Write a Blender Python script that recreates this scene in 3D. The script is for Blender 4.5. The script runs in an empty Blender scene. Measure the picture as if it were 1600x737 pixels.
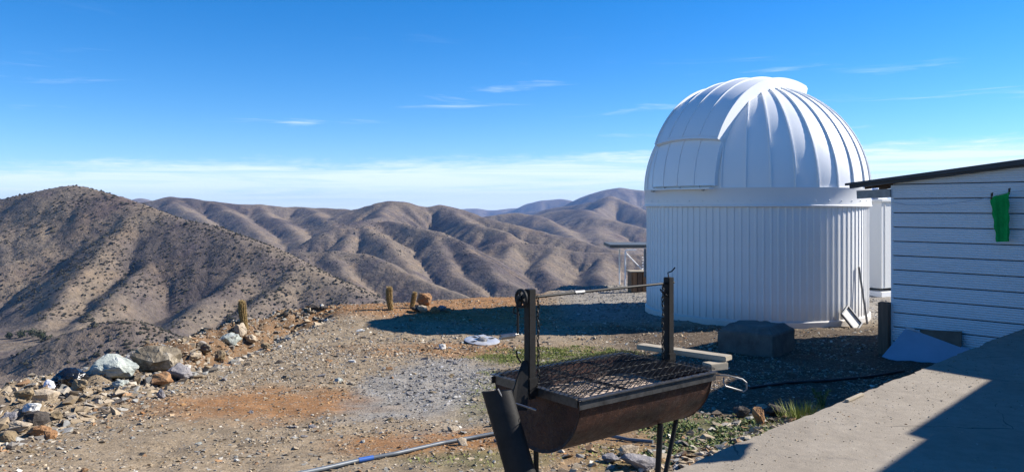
import bpy, bmesh, math, random
import numpy as np
from mathutils import Vector, Matrix, noise as mnoise

# ------------------------------------------------------------------ scene, camera, sky, sun, exposure
scene = bpy.context.scene
COL = scene.collection
EYE = 2.25
F = 1208.0            # focal length in photo pixels (1600 wide)
HY = 322.0            # photo row of the horizon

cam_d = bpy.data.cameras.new('camera')
cam = bpy.data.objects.new('camera', cam_d)
COL.objects.link(cam)
cam.location = (0, 0, EYE)
cam.rotation_euler = (math.radians(90), 0, 0)
cam_d.sensor_width = 36.0
cam_d.lens = 36.0 * F / 1600.0
cam_d.shift_y = -(368.5 - HY) / 1600.0
cam_d.clip_start = 0.05
cam_d.clip_end = 60000.0
scene.camera = cam

SUN_AZ = math.radians(76.0)      # to the right of the view direction (+Y)
SUN_EL = math.radians(34.0)
world = bpy.data.worlds.new('World')
scene.world = world
world.use_nodes = True
wn, wl = world.node_tree.nodes, world.node_tree.links
wn.clear()
w_out = wn.new('ShaderNodeOutputWorld')
w_bg = wn.new('ShaderNodeBackground')
sky = wn.new('ShaderNodeTexSky')
sky.sky_type = 'NISHITA'
sky.sun_disc = False
sky.sun_elevation = SUN_EL
sky.sun_rotation = SUN_AZ
sky.altitude = 1600.0
sky.air_density = 1.0
sky.dust_density = 0.15
sky.ozone_density = 1.6
w_bg.inputs['Strength'].default_value = 0.066
# thin cirrus bank low over the horizon and a few small wisps, by direction
tc = wn.new('ShaderNodeTexCoord')
sep = wn.new('ShaderNodeSeparateXYZ')
wl.new(tc.outputs['Generated'], sep.inputs[0])
def wmath(op, a, b=None, c=None, clamp=False):
    n = wn.new('ShaderNodeMath'); n.operation = op; n.use_clamp = clamp
    for i, v in enumerate((a, b, c)):
        if v is None: continue
        if isinstance(v, (int, float)): n.inputs[i].default_value = v
        else: wl.new(v, n.inputs[i])
    return n.outputs[0]
az = wmath('ARCTAN2', sep.outputs['X'], sep.outputs['Y'])
el = wmath('ARCSINE', sep.outputs['Z'])
def wnoise(sx, sy, scale, detail, rough=0.55, off=0.0, dist=0.0):
    cmb = wn.new('ShaderNodeCombineXYZ')
    wl.new(wmath('MULTIPLY', az, sx), cmb.inputs[0])
    wl.new(wmath('MULTIPLY', el, sy), cmb.inputs[1])
    cmb.inputs[2].default_value = off
    n = wn.new('ShaderNodeTexNoise')
    n.inputs['Scale'].default_value = scale
    n.inputs['Detail'].default_value = detail
    n.inputs['Roughness'].default_value = rough
    n.inputs['Distortion'].default_value = dist
    wl.new(cmb.outputs[0], n.inputs['Vector'])
    return n.outputs['Fac']
def wmap(v, a, b, c=0.0, d=1.0):
    n = wn.new('ShaderNodeMapRange'); n.interpolation_type = 'SMOOTHSTEP'
    wl.new(v, n.inputs['Value'])
    n.inputs[1].default_value = a; n.inputs[2].default_value = b
    n.inputs[3].default_value = c; n.inputs[4].default_value = d
    return n.outputs[0]
edge_n = wnoise(7.0, 40.0, 1.0, 6.0, 0.62, 3.1, 0.5)
edge_f = wnoise(30.0, 190.0, 1.0, 5.0, 0.65, 1.7, 0.8)
# elevation measured against a wavering upper edge that climbs slowly round the horizon
edge_c = wmath('MULTIPLY', wmath('SINE', wmath('ADD', wmath('MULTIPLY', az, 2.0), 0.5)), 0.017)
el_rel = wmath('SUBTRACT', el, edge_c)
el_rel = wmath('SUBTRACT', el_rel, wmath('MULTIPLY', wmath('SUBTRACT', edge_n, 0.5), 0.050))
el_rel = wmath('SUBTRACT', el_rel, wmath('MULTIPLY', wmath('SUBTRACT', edge_f, 0.5), 0.022))
bank = wmap(el_rel, 0.064, 0.040)
streak = wnoise(4.0, 95.0, 1.0, 6.0, 0.62, 5.5, 1.0)
bank = wmath('MULTIPLY', bank, wmap(streak, 0.30, 0.62, 0.25, 0.95))
wisp = wmap(wnoise(4.0, 52.0, 1.0, 6.0, 0.58, 21.3, 0.5), 0.60, 0.80, 0.0, 0.75)
wisp = wmath('MULTIPLY', wisp, wmap(el, 0.24, 0.08))
cloud = wmath('MAXIMUM', bank, wisp, clamp=True)
cloud = wmath('MULTIPLY', cloud, wmap(el, -0.02, 0.0))
hs = wn.new('ShaderNodeHueSaturation')
hs.inputs['Saturation'].default_value = 1.28
skt = wn.new('ShaderNodeMix'); skt.data_type = 'RGBA'; skt.blend_type = 'MULTIPLY'
skt.inputs['Factor'].default_value = 1.0
skt.inputs['B'].default_value = (0.90, 1.07, 1.34, 1)      # this camera's blue
wl.new(sky.outputs[0], skt.inputs['A'])
wl.new(skt.outputs['Result'], hs.inputs['Color'])
mixw = wn.new('ShaderNodeMix'); mixw.data_type = 'RGBA'
wl.new(cloud, mixw.inputs['Factor'])
wl.new(hs.outputs[0], mixw.inputs['A'])
mixw.inputs['B'].default_value = (7.6, 8.9, 10.4, 1)
wl.new(mixw.outputs['Result'], w_bg.inputs['Color'])
wl.new(w_bg.outputs[0], w_out.inputs['Surface'])

sun_d = bpy.data.lights.new('sun', 'SUN')
sun_d.energy = 5.0
sun_d.angle = math.radians(0.53)
sun_d.color = (1.0, 0.94, 0.85)
sun = bpy.data.objects.new('sun', sun_d)
COL.objects.link(sun)
SUN_DIR = Vector((math.sin(SUN_AZ) * math.cos(SUN_EL), math.cos(SUN_AZ) * math.cos(SUN_EL), math.sin(SUN_EL)))
sun.rotation_euler = SUN_DIR.to_track_quat('Z', 'Y').to_euler()

scene.view_settings.view_transform = 'Standard'
scene.view_settings.look = 'None'
scene.view_settings.gamma = 1.0
scene.view_settings.exposure = 0.95
scene.view_settings.use_curve_mapping = False
scene.render.engine = 'CYCLES'
scene.cycles.use_denoising = True
scene.cycles.max_bounces = 6
scene.cycles.volume_bounces = 0

rng = np.random.default_rng(7)
random.seed(7)

# ------------------------------------------------------------------ helpers
def link(o, parent=None):
    COL.objects.link(o)
    if parent is not None:
        o.parent = parent
    return o

def tag(o, label=None, cat=None, group=None, kind=None):
    if label: o['label'] = label
    if cat: o['category'] = cat
    if group: o['group'] = group
    if kind: o['kind'] = kind
    return o

def empty(name, loc=(0, 0, 0), rz=0.0):
    o = bpy.data.objects.new(name, None)
    o.empty_display_size = 0.1
    o.location = loc
    o.rotation_euler = (0, 0, rz)
    return link(o)

class MB:
    """collects shapes; build() links them as one mesh object"""
    def __init__(self): self.v = []; self.f = []
    def add(self, vs, fs):
        b = len(self.v)
        self.v += [tuple(p) for p in vs]
        self.f += [tuple(b + i for i in f) for f in fs]
        return self
    def box(self, c, s, rot=None):
        hx, hy, hz = s[0] / 2, s[1] / 2, s[2] / 2
        vs = [Vector((x, y, z)) for z in (-hz, hz) for y in (-hy, hy) for x in (-hx, hx)]
        if rot is not None: vs = [rot @ p for p in vs]
        c = Vector(c)
        return self.add([p + c for p in vs], [(0, 2, 3, 1), (4, 5, 7, 6), (0, 1, 5, 4), (2, 6, 7, 3), (0, 4, 6, 2), (1, 3, 7, 5)])
    def bar(self, a, b, w, h, up=(0, 0, 1)):
        a, b = Vector(a), Vector(b)
        d = (b - a); L = d.length; d.normalize()
        up = Vector(up)
        s = d.cross(up)
        if s.length < 1e-4: s = d.cross(Vector((1, 0, 0)))
        s.normalize(); u = s.cross(d)
        R = Matrix((d, s, u)).transposed()
        return self.box((a + b) / 2, (L, w, h), R)
    def tube(self, pts, r, n=8, caps=True, closed=False):
        pts = [Vector(p) for p in pts]; m = len(pts)
        rs = r if isinstance(r, (list, tuple)) else [r] * m
        base = len(self.v); ref = None
        for i, p in enumerate(pts):
            if closed: d = pts[(i + 1) % m] - pts[i - 1]
            else: d = pts[min(i + 1, m - 1)] - pts[max(i - 1, 0)]
            d.normalize()
            if ref is None:
                ref = d.orthogonal().normalized()
            ref = (ref - d * ref.dot(d)).normalized()
            s = d.cross(ref)
            for k in range(n):
                a = 2 * math.pi * k / n
                self.v.append(tuple(p + (ref * math.cos(a) + s * math.sin(a)) * rs[i]))
        for i in range(m if closed else m - 1):
            j = (i + 1) % m
            for k in range(n):
                k2 = (k + 1) % n
                self.f.append((base + i * n + k, base + i * n + k2, base + j * n + k2, base + j * n + k))
        if caps and not closed:
            self.f.append(tuple(base + k for k in reversed(range(n))))
            self.f.append(tuple(base + (m - 1) * n + k for k in range(n)))
        return self
    def lathe(self, prof, n=32, c=(0, 0, 0), closed=False):
        """prof: list of (r, z)"""
        base = len(self.v); m = len(prof)
        for (r, z) in prof:
            for k in range(n):
                a = 2 * math.pi * k / n
                self.v.append((c[0] + r * math.cos(a), c[1] + r * math.sin(a), c[2] + z))
        for i in range(m if closed else m - 1):
            j = (i + 1) % m
            for k in range(n):
                k2 = (k + 1) % n
                self.f.append((base + i * n + k, base + i * n + k2, base + j * n + k2, base + j * n + k))
        return self
    def prism(self, poly, z0, z1):
        n = len(poly); base = len(self.v)
        self.v += [(x, y, z0) for x, y in poly] + [(x, y, z1) for x, y in poly]
        self.f.append(tuple(base + i for i in reversed(range(n))))
        self.f.append(tuple(base + n + i for i in range(n)))
        for i in range(n):
            j = (i + 1) % n
            self.f.append((base + i, base + j, base + n + j, base + n + i))
        return self
    def plate(self, poly3, normal, th):
        n = len(poly3); base = len(self.v); N = Vector(normal).normalized() * th
        self.v += [tuple(Vector(p)) for p in poly3] + [tuple(Vector(p) + N) for p in poly3]
        self.f.append(tuple(base + i for i in reversed(range(n))))
        self.f.append(tuple(base + n + i for i in range(n)))
        for i in range(n):
            j = (i + 1) % n
            self.f.append((base + i, base + j, base + n + j, base + n + i))
        return self
    def mesh(self, name):
        me = bpy.data.meshes.new(name)
        me.from_pydata(self.v, [], self.f)
        me.validate()
        return me
    def build(self, name, mat, parent=None, smooth=False, bevel=0.0, fixn=True):
        me = self.mesh(name)
        if fixn or bevel:
            bm = bmesh.new(); bm.from_mesh(me)
            bmesh.ops.recalc_face_normals(bm, faces=bm.faces)
            if bevel:
                es = [e for e in bm.edges if len(e.link_faces) == 2 and e.calc_face_angle(0) > 0.5]
                bmesh.ops.bevel(bm, geom=es, offset=bevel, segments=2, affect='EDGES', clamp_overlap=True)
            bm.to_mesh(me); bm.free()
        me.materials.append(mat)
        if smooth:
            me.shade_smooth()
            try: me.set_sharp_from_angle(angle=math.radians(40))
            except Exception: pass
        o = bpy.data.objects.new(name, me)
        return link(o, parent)

def np_mesh(name, V, Fq, mat, col=None, smooth=True, parent=None):
    """big mesh straight from numpy arrays (faces all with the same number of corners)"""
    me = bpy.data.meshes.new(name)
    nf, k = Fq.shape
    me.vertices.add(len(V)); me.vertices.foreach_set('co', np.ascontiguousarray(V, dtype=np.float32).ravel())
    me.loops.add(nf * k); me.loops.foreach_set('vertex_index', np.ascontiguousarray(Fq, dtype=np.int32).ravel())
    me.polygons.add(nf)
    me.polygons.foreach_set('loop_start', np.arange(0, nf * k, k, dtype=np.int32))
    me.update(calc_edges=True)
    if smooth: me.shade_smooth()
    else: me.shade_flat()
    if col is not None:
        at = me.color_attributes.new('Col', 'FLOAT_COLOR', 'POINT')
        c4 = np.ones((len(V), 4), dtype=np.float32); c4[:, :col.shape[1]] = col
        at.data.foreach_set('color', c4.ravel())
    me.materials.append(mat)
    o = bpy.data.objects.new(name, me)
    return link(o, parent)

def grid_faces(nr, nc):
    i = np.arange(nr - 1)[:, None] * nc + np.arange(nc - 1)[None, :]
    return np.stack([i, i + 1, i + 1 + nc, i + nc], -1).reshape(-1, 4)

# 2-D gradient noise, vectorised
_perm = rng.permutation(4096)
_gang = rng.random(4096) * 2 * math.pi
def gnoise(x, y, seed=0):
    xi = np.floor(x).astype(np.int64); yi = np.floor(y).astype(np.int64)
    xf = x - xi; yf = y - yi
    def g(ix, iy, dx, dy):
        h = _gang[_perm[(_perm[(ix + seed * 131) & 4095] + iy) & 4095]]
        return np.cos(h) * dx + np.sin(h) * dy
    u = xf * xf * xf * (xf * (xf * 6 - 15) + 10); v = yf * yf * yf * (yf * (yf * 6 - 15) + 10)
    a = g(xi, yi, xf, yf); b = g(xi + 1, yi, xf - 1, yf)
    c = g(xi, yi + 1, xf, yf - 1); d = g(xi + 1, yi + 1, xf - 1, yf - 1)
    return (a + (b - a) * u) + ((c + (d - c) * u) - (a + (b - a) * u)) * v
def fbm(x, y, oct=5, gain=0.5, seed=0):
    s = 0; a = 1.0; f = 1.0
    for i in range(oct):
        s = s + a * gnoise(x * f, y * f, seed + i); a *= gain; f *= 2.03
    return s
def sstep(a, b, x):
    t = np.clip((x - a) / (b - a), 0, 1); return t * t * (3 - 2 * t)

# ------------------------------------------------------------------ materials
class NT:
    def __init__(self, name):
        m = bpy.data.materials.new(name); m.use_nodes = True
        self.m = m; self.n = m.node_tree.nodes; self.l = m.node_tree.links
        self.b = self.n['Principled BSDF']
    def new(self, t): return self.n.new(t)
    def noise(self, scale, detail=4, rough=0.55, dist=0.0, coord='Object', stretch=None):
        t = self.new('ShaderNodeTexCoord'); v = t.outputs[coord]
        if stretch:
            mp = self.new('ShaderNodeMapping'); mp.inputs['Scale'].default_value = stretch
            self.l.new(v, mp.inputs['Vector']); v = mp.outputs[0]
        n = self.new('ShaderNodeTexNoise')
        n.inputs['Scale'].default_value = scale; n.inputs['Detail'].default_value = detail
        n.inputs['Roughness'].default_value = rough; n.inputs['Distortion'].default_value = dist
        self.l.new(v, n.inputs['Vector']); return n.outputs['Fac']
    def voronoi(self, scale, feature='F1', coord='Object', out='Distance', rand=1.0):
        t = self.new('ShaderNodeTexCoord'); n = self.new('ShaderNodeTexVoronoi')
        n.feature = feature; n.inputs['Scale'].default_value = scale
        n.inputs['Randomness'].default_value = rand
        self.l.new(t.outputs[coord], n.inputs['Vector']); return n.outputs[out]
    def ramp(self, fac, stops, interp='LINEAR'):
        r = self.new('ShaderNodeValToRGB'); r.color_ramp.interpolation = interp
        e = r.color_ramp.elements
        while len(e) < len(stops): e.new(0.5)
        for i, (p, c) in enumerate(stops):
            e[i].position = p; e[i].color = (c[0], c[1], c[2], 1) if not isinstance(c, (int, float)) else (c, c, c, 1)
        self.l.new(fac, r.inputs[0]); return r.outputs[0]
    def mix(self, fac, a, b, mode='MIX'):
        n = self.new('ShaderNodeMix'); n.data_type = 'RGBA'; n.blend_type = mode
        for k, v in (('Factor', fac), ('A', a), ('B', b)):
            if isinstance(v, (int, float)): n.inputs[k].default_value = v
            elif isinstance(v, tuple): n.inputs[k].default_value = (v[0], v[1], v[2], 1)
            else: self.l.new(v, n.inputs[k])
        return n.outputs['Result']
    def math(self, op, a, b=None, clamp=False):
        n = self.new('ShaderNodeMath'); n.operation = op; n.use_clamp = clamp
        for i, v in enumerate((a, b)):
            if v is None: continue
            if isinstance(v, (int, float)): n.inputs[i].default_value = v
            else: self.l.new(v, n.inputs[i])
        return n.outputs[0]
    def attr(self, name='Col'):
        a = self.new('ShaderNodeVertexColor'); a.layer_name = name; return a.outputs[0]
    def color(self, c):
        if isinstance(c, tuple): self.b.inputs['Base Color'].default_value = (c[0], c[1], c[2], 1)
        else: self.l.new(c, self.b.inputs['Base Color'])
    def bump(self, h, dist=0.01, strength=0.5):
        n = self.new('ShaderNodeBump'); n.inputs['Distance'].default_value = dist
        n.inputs['Strength'].default_value = strength
        self.l.new(h, n.inputs['Height']); self.l.new(n.outputs[0], self.b.inputs['Normal'])
    def set(self, rough=None, metal=None, spec=None):
        if rough is not None:
            if isinstance(rough, (int, float)): self.b.inputs['Roughness'].default_value = rough
            else: self.l.new(rough, self.b.inputs['Roughness'])
        if metal is not None: self.b.inputs['Metallic'].default_value = metal
        if spec is not None: self.b.inputs['Specular IOR Level'].default_value = spec

def simple(name, c, rough=0.6, metal=0.0, var=0.15, scale=8.0, bump=0.0, bscale=40.0, bdist=0.004, spec=0.4, stretch=None, dark=None):
    t = NT(name)
    d = tuple(x * (1 - var) for x in c) if dark is None else dark
    lt = tuple(min(1, x * (1 + var * 0.6)) for x in c)
    f = t.noise(scale, 6, 0.65, stretch=stretch)
    t.color(t.ramp(f, [(0.3, d), (0.7, lt)]))
    t.set(rough, metal, spec)
    if bump: t.bump(t.noise(bscale, 4, 0.6, stretch=stretch), bdist, bump)
    return t.m

# ------------------------------------------------------------------ local ground (hill-top yard)
_gy = np.array([-30, -8, 3, 4.5, 7, 9, 11, 14, 17, 20, 22, 40.])
_gz = np.array([0.80, 0.72, 0.62, 0.57, 0.38, 0.25, 0.12, 0.03, 0.0, -0.03, -0.06, -0.30])
_ex = np.array([-30, 5.5, 7, 8.3, 9, 10, 12, 14, 15, 16.2, 17.2, 18.2])    # left rim x over y
_ev = np.array([-6.5, -5.9, -5.35, -5.3, -5.2, -5.25, -5.35, -5.2, -4.95, -4.5, -3.6, -2.2])
def ground_np(x, y, fine=True):
    z = np.interp(y, _gy, _gz)
    # shallow ditch beside the spoil berm
    cx = np.interp(y, [9.4, 10.5, 13.5, 15.5, 16.5], [-4.5, -4.5, -4.55, -4.2, -3.95])
    dep = 0.55 * sstep(9.3, 10.6, y) * (1 - sstep(15.0, 16.6, y))
    z = z - dep * np.exp(-((x - cx) / 0.42) ** 2)
    # berm of orange spoil at the far left
    z = z + 0.10 * np.exp(-((x + 3.9) / 2.2) ** 2 - ((y - 16.4) / 1.3) ** 2)
    if fine:
        z = z + 0.030 * fbm(x * 0.8 + 3, y * 0.8, 3, seed=5) + 0.022 * fbm(x * 3.1, y * 3.1, 4, 0.6, seed=11)
        rough = sstep(-3.7, -4.3, x)
        z = z + rough * 0.16 * fbm(x * 2.6, y * 2.6 + 9, 4, 0.6, seed=21)
    # fall away past the left rim and the far rim
    ex = np.interp(y, _ex, _ev) + 0.25 * gnoise(y * 0.9, y * 0 + 3.3, 2)
    fy = np.interp(x, [-6, -4, -2, 0.5, 1.5, 12, 14], [16.2, 17.2, 18.6, 19.6, 22.4, 24.5, 24.5]) + 0.3 * gnoise(x * 0.7, x * 0 + 8.1, 4)
    d1 = np.maximum(ex - x, 0); d2 = np.maximum(y - fy, 0)
    d = np.sqrt(d1 * d1 + d2 * d2)
    z = z - 0.62 * d * d / (d + 0.35)
    return z
def gz(x, y):
    return float(ground_np(np.array([x], dtype=float), np.array([y], dtype=float))[0])
def G(px, py, dy=0.0):
    """where the sight line of a photo pixel meets the yard"""
    Y = np.linspace(2.5, 30, 2751)
    X = (px - 800) / F * Y; Z = EYE + (HY - py) / F * Y
    g = ground_np(X, Y)
    k = np.argmax(Z <= g)
    return Vector((X[k], Y[k], g[k] + dy))
def P(px, py, Y):
    return Vector(((px - 800) / F * Y, Y, EYE + (HY - py) / F * Y))

# slab outline (a concrete terrace, its edge running away to the right)
SLAB_Z = 0.80
SL_A = Vector((0.923, 4.29)); SL_D = Vector((0.7243, 0.6895)).normalized(); SL_N = Vector((SL_D.y, -SL_D.x))
def slab_side(x, y):   # >0 on the slab's side of its edge
    return (x - SL_A.x) * SL_N.x + (y - SL_A.y) * SL_N.y

# ------------------------------------------------------------------ colours of the yard by zone
def blob(x, y, cx, cy, rx, ry, soft=0.5, seed=0, rag=0.35):
    d = np.sqrt(((x - cx) / rx) ** 2 + ((y - cy) / ry) ** 2) + rag * fbm(x * 1.7 + seed, y * 1.7, 4, 0.6, seed=seed + 30)
    return 1 - sstep(1 - soft, 1 + soft * 0.5, d)
def zone(x, y):
    grey = blob(x, y, -0.85, 8.6, 0.85, 2.3, 0.4, 1)
    grey = np.maximum(grey, 0.9 * sstep(0.6, 1.8, x + 0.2 * fbm(x, y, 3, seed=8)) * sstep(14.2, 15.6, y))
    orange = np.maximum.reduce([blob(x, y, -2.2, 7.5, 1.5, 0.9, 0.6, 2), blob(x, y, -0.5, 5.9, 0.9, 0.45, 0.5, 3),
                                (1 - sstep(0.0, 1.4, x)) * sstep(14.6, 15.8, y + 0.35 * x + 0.8), 0.8 * blob(x, y, -0.7, 11.6, 1.8, 0.8, 0.6, 5), 0.35 * sstep(-4.0, -4.5, x) * sstep(9.8, 10.8, y),
                                0.7 * blob(x, y, 0.6, 5.7, 0.9, 0.8, 0.6, 13)])
    green = np.maximum.reduce([blob(x, y, 0.7, 10.9, 1.25, 1.0, 0.5, 6), 0.8 * blob(x, y, -0.15, 5.35, 0.55, 0.35, 0.6, 7), 0.55 * blob(x, y, -0.2, 8.0, 0.35, 1.6, 0.6, 9),
                               0.95 * blob(x, y, 1.75, 6.15, 0.75, 0.85, 0.5, 10), 0.6 * blob(x, y, 0.75, 5.4, 0.4, 0.5, 0.6, 12)])
    dark = np.maximum(0.9 * sstep(-3.8, -4.25, x) * sstep(9.6, 10.6, y) * (1 - sstep(15.6, 16.4, y)), 0) + sstep(0.9, 2.2, x) * (1 - sstep(13.6, 15.0, y)) * sstep(5.5, 6.5, y)  # first term: shade of the ditch bank put into the soil colour
    return grey, orange, green, dark
def ground_color(x, y):
    n1 = fbm(x * 0.9, y * 0.9, 4, seed=40); n2 = fbm(x * 4, y * 4, 4, 0.6, seed=44)
    tan = np.array([0.275, 0.212, 0.140]); ora = np.array([0.285, 0.150, 0.066]); gry = np.array([0.265, 0.245, 0.215])
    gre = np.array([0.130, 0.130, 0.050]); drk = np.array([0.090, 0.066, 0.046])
    g, o, v, d = zone(x, y)
    c = tan[None, :] * (1 + 0.25 * n1 + 0.22 * n2)[:, None]
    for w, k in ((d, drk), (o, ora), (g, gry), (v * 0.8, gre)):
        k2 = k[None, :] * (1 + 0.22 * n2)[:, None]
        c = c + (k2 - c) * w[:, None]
    return np.clip(c, 0.02, 0.6)

t = NT('yard_soil')
f1 = t.noise(14.0, 6, 0.7); f2 = t.noise(70.0, 4, 0.7)
base = t.mix(1.0, t.attr(), t.ramp(f1, [(0.3, 0.62), (0.7, 1.22)]), 'MULTIPLY')
base = t.mix(1.0, base, t.ramp(f2, [(0.25, 0.70), (0.75, 1.25)]), 'MULTIPLY')
peb = t.voronoi(34.0); pcol = t.voronoi(34.0, out='Color')
sepc = t.new('ShaderNodeSeparateColor'); t.l.new(pcol, sepc.inputs[0])
pm = t.math('MULTIPLY', t.math('LESS_THAN', peb, 0.42), t.math('GREATER_THAN', sepc.outputs[0], 0.55))
base = t.mix(t.math('MULTIPLY', pm, 0.75), base, t.ramp(sepc.outputs[1], [(0.0, (0.08, 0.065, 0.05)), (0.45, (0.22, 0.18, 0.13)), (1.0, (0.36, 0.31, 0.25))]))
t.color(base); t.set(0.95, spec=0.15)
hh = t.math('ADD', t.math('MULTIPLY', pm, t.math('SUBTRACT', 0.5, peb)), t.math('MULTIPLY', f2, 0.6))
t.bump(hh, 0.02, 0.8)
M_SOIL = t.m

xs = np.arange(-9.5, 16.01, 0.055); ys = np.concatenate([np.arange(-12, 3.0, 0.25), np.arange(3.0, 27.0, 0.055)])
XX, YY = np.meshgrid(xs, ys)
gx, gy_ = XX.ravel(), YY.ravel()
gzv = ground_np(gx, gy_)
# keep the soil well below the terrace slab
sd = (gx - SL_A.x) * SL_N.x + (gy_ - SL_A.y) * SL_N.y
gzv = np.where(sd > 0.25, np.minimum(gzv, SLAB_Z - 0.22), np.where(sd > -0.15, np.minimum(gzv, SLAB_Z - 0.10), gzv))
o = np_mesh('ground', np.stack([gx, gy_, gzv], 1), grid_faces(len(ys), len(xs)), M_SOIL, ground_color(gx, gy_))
tag(o, 'stony tan and orange earth yard on the hilltop', kind='structure')

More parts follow.
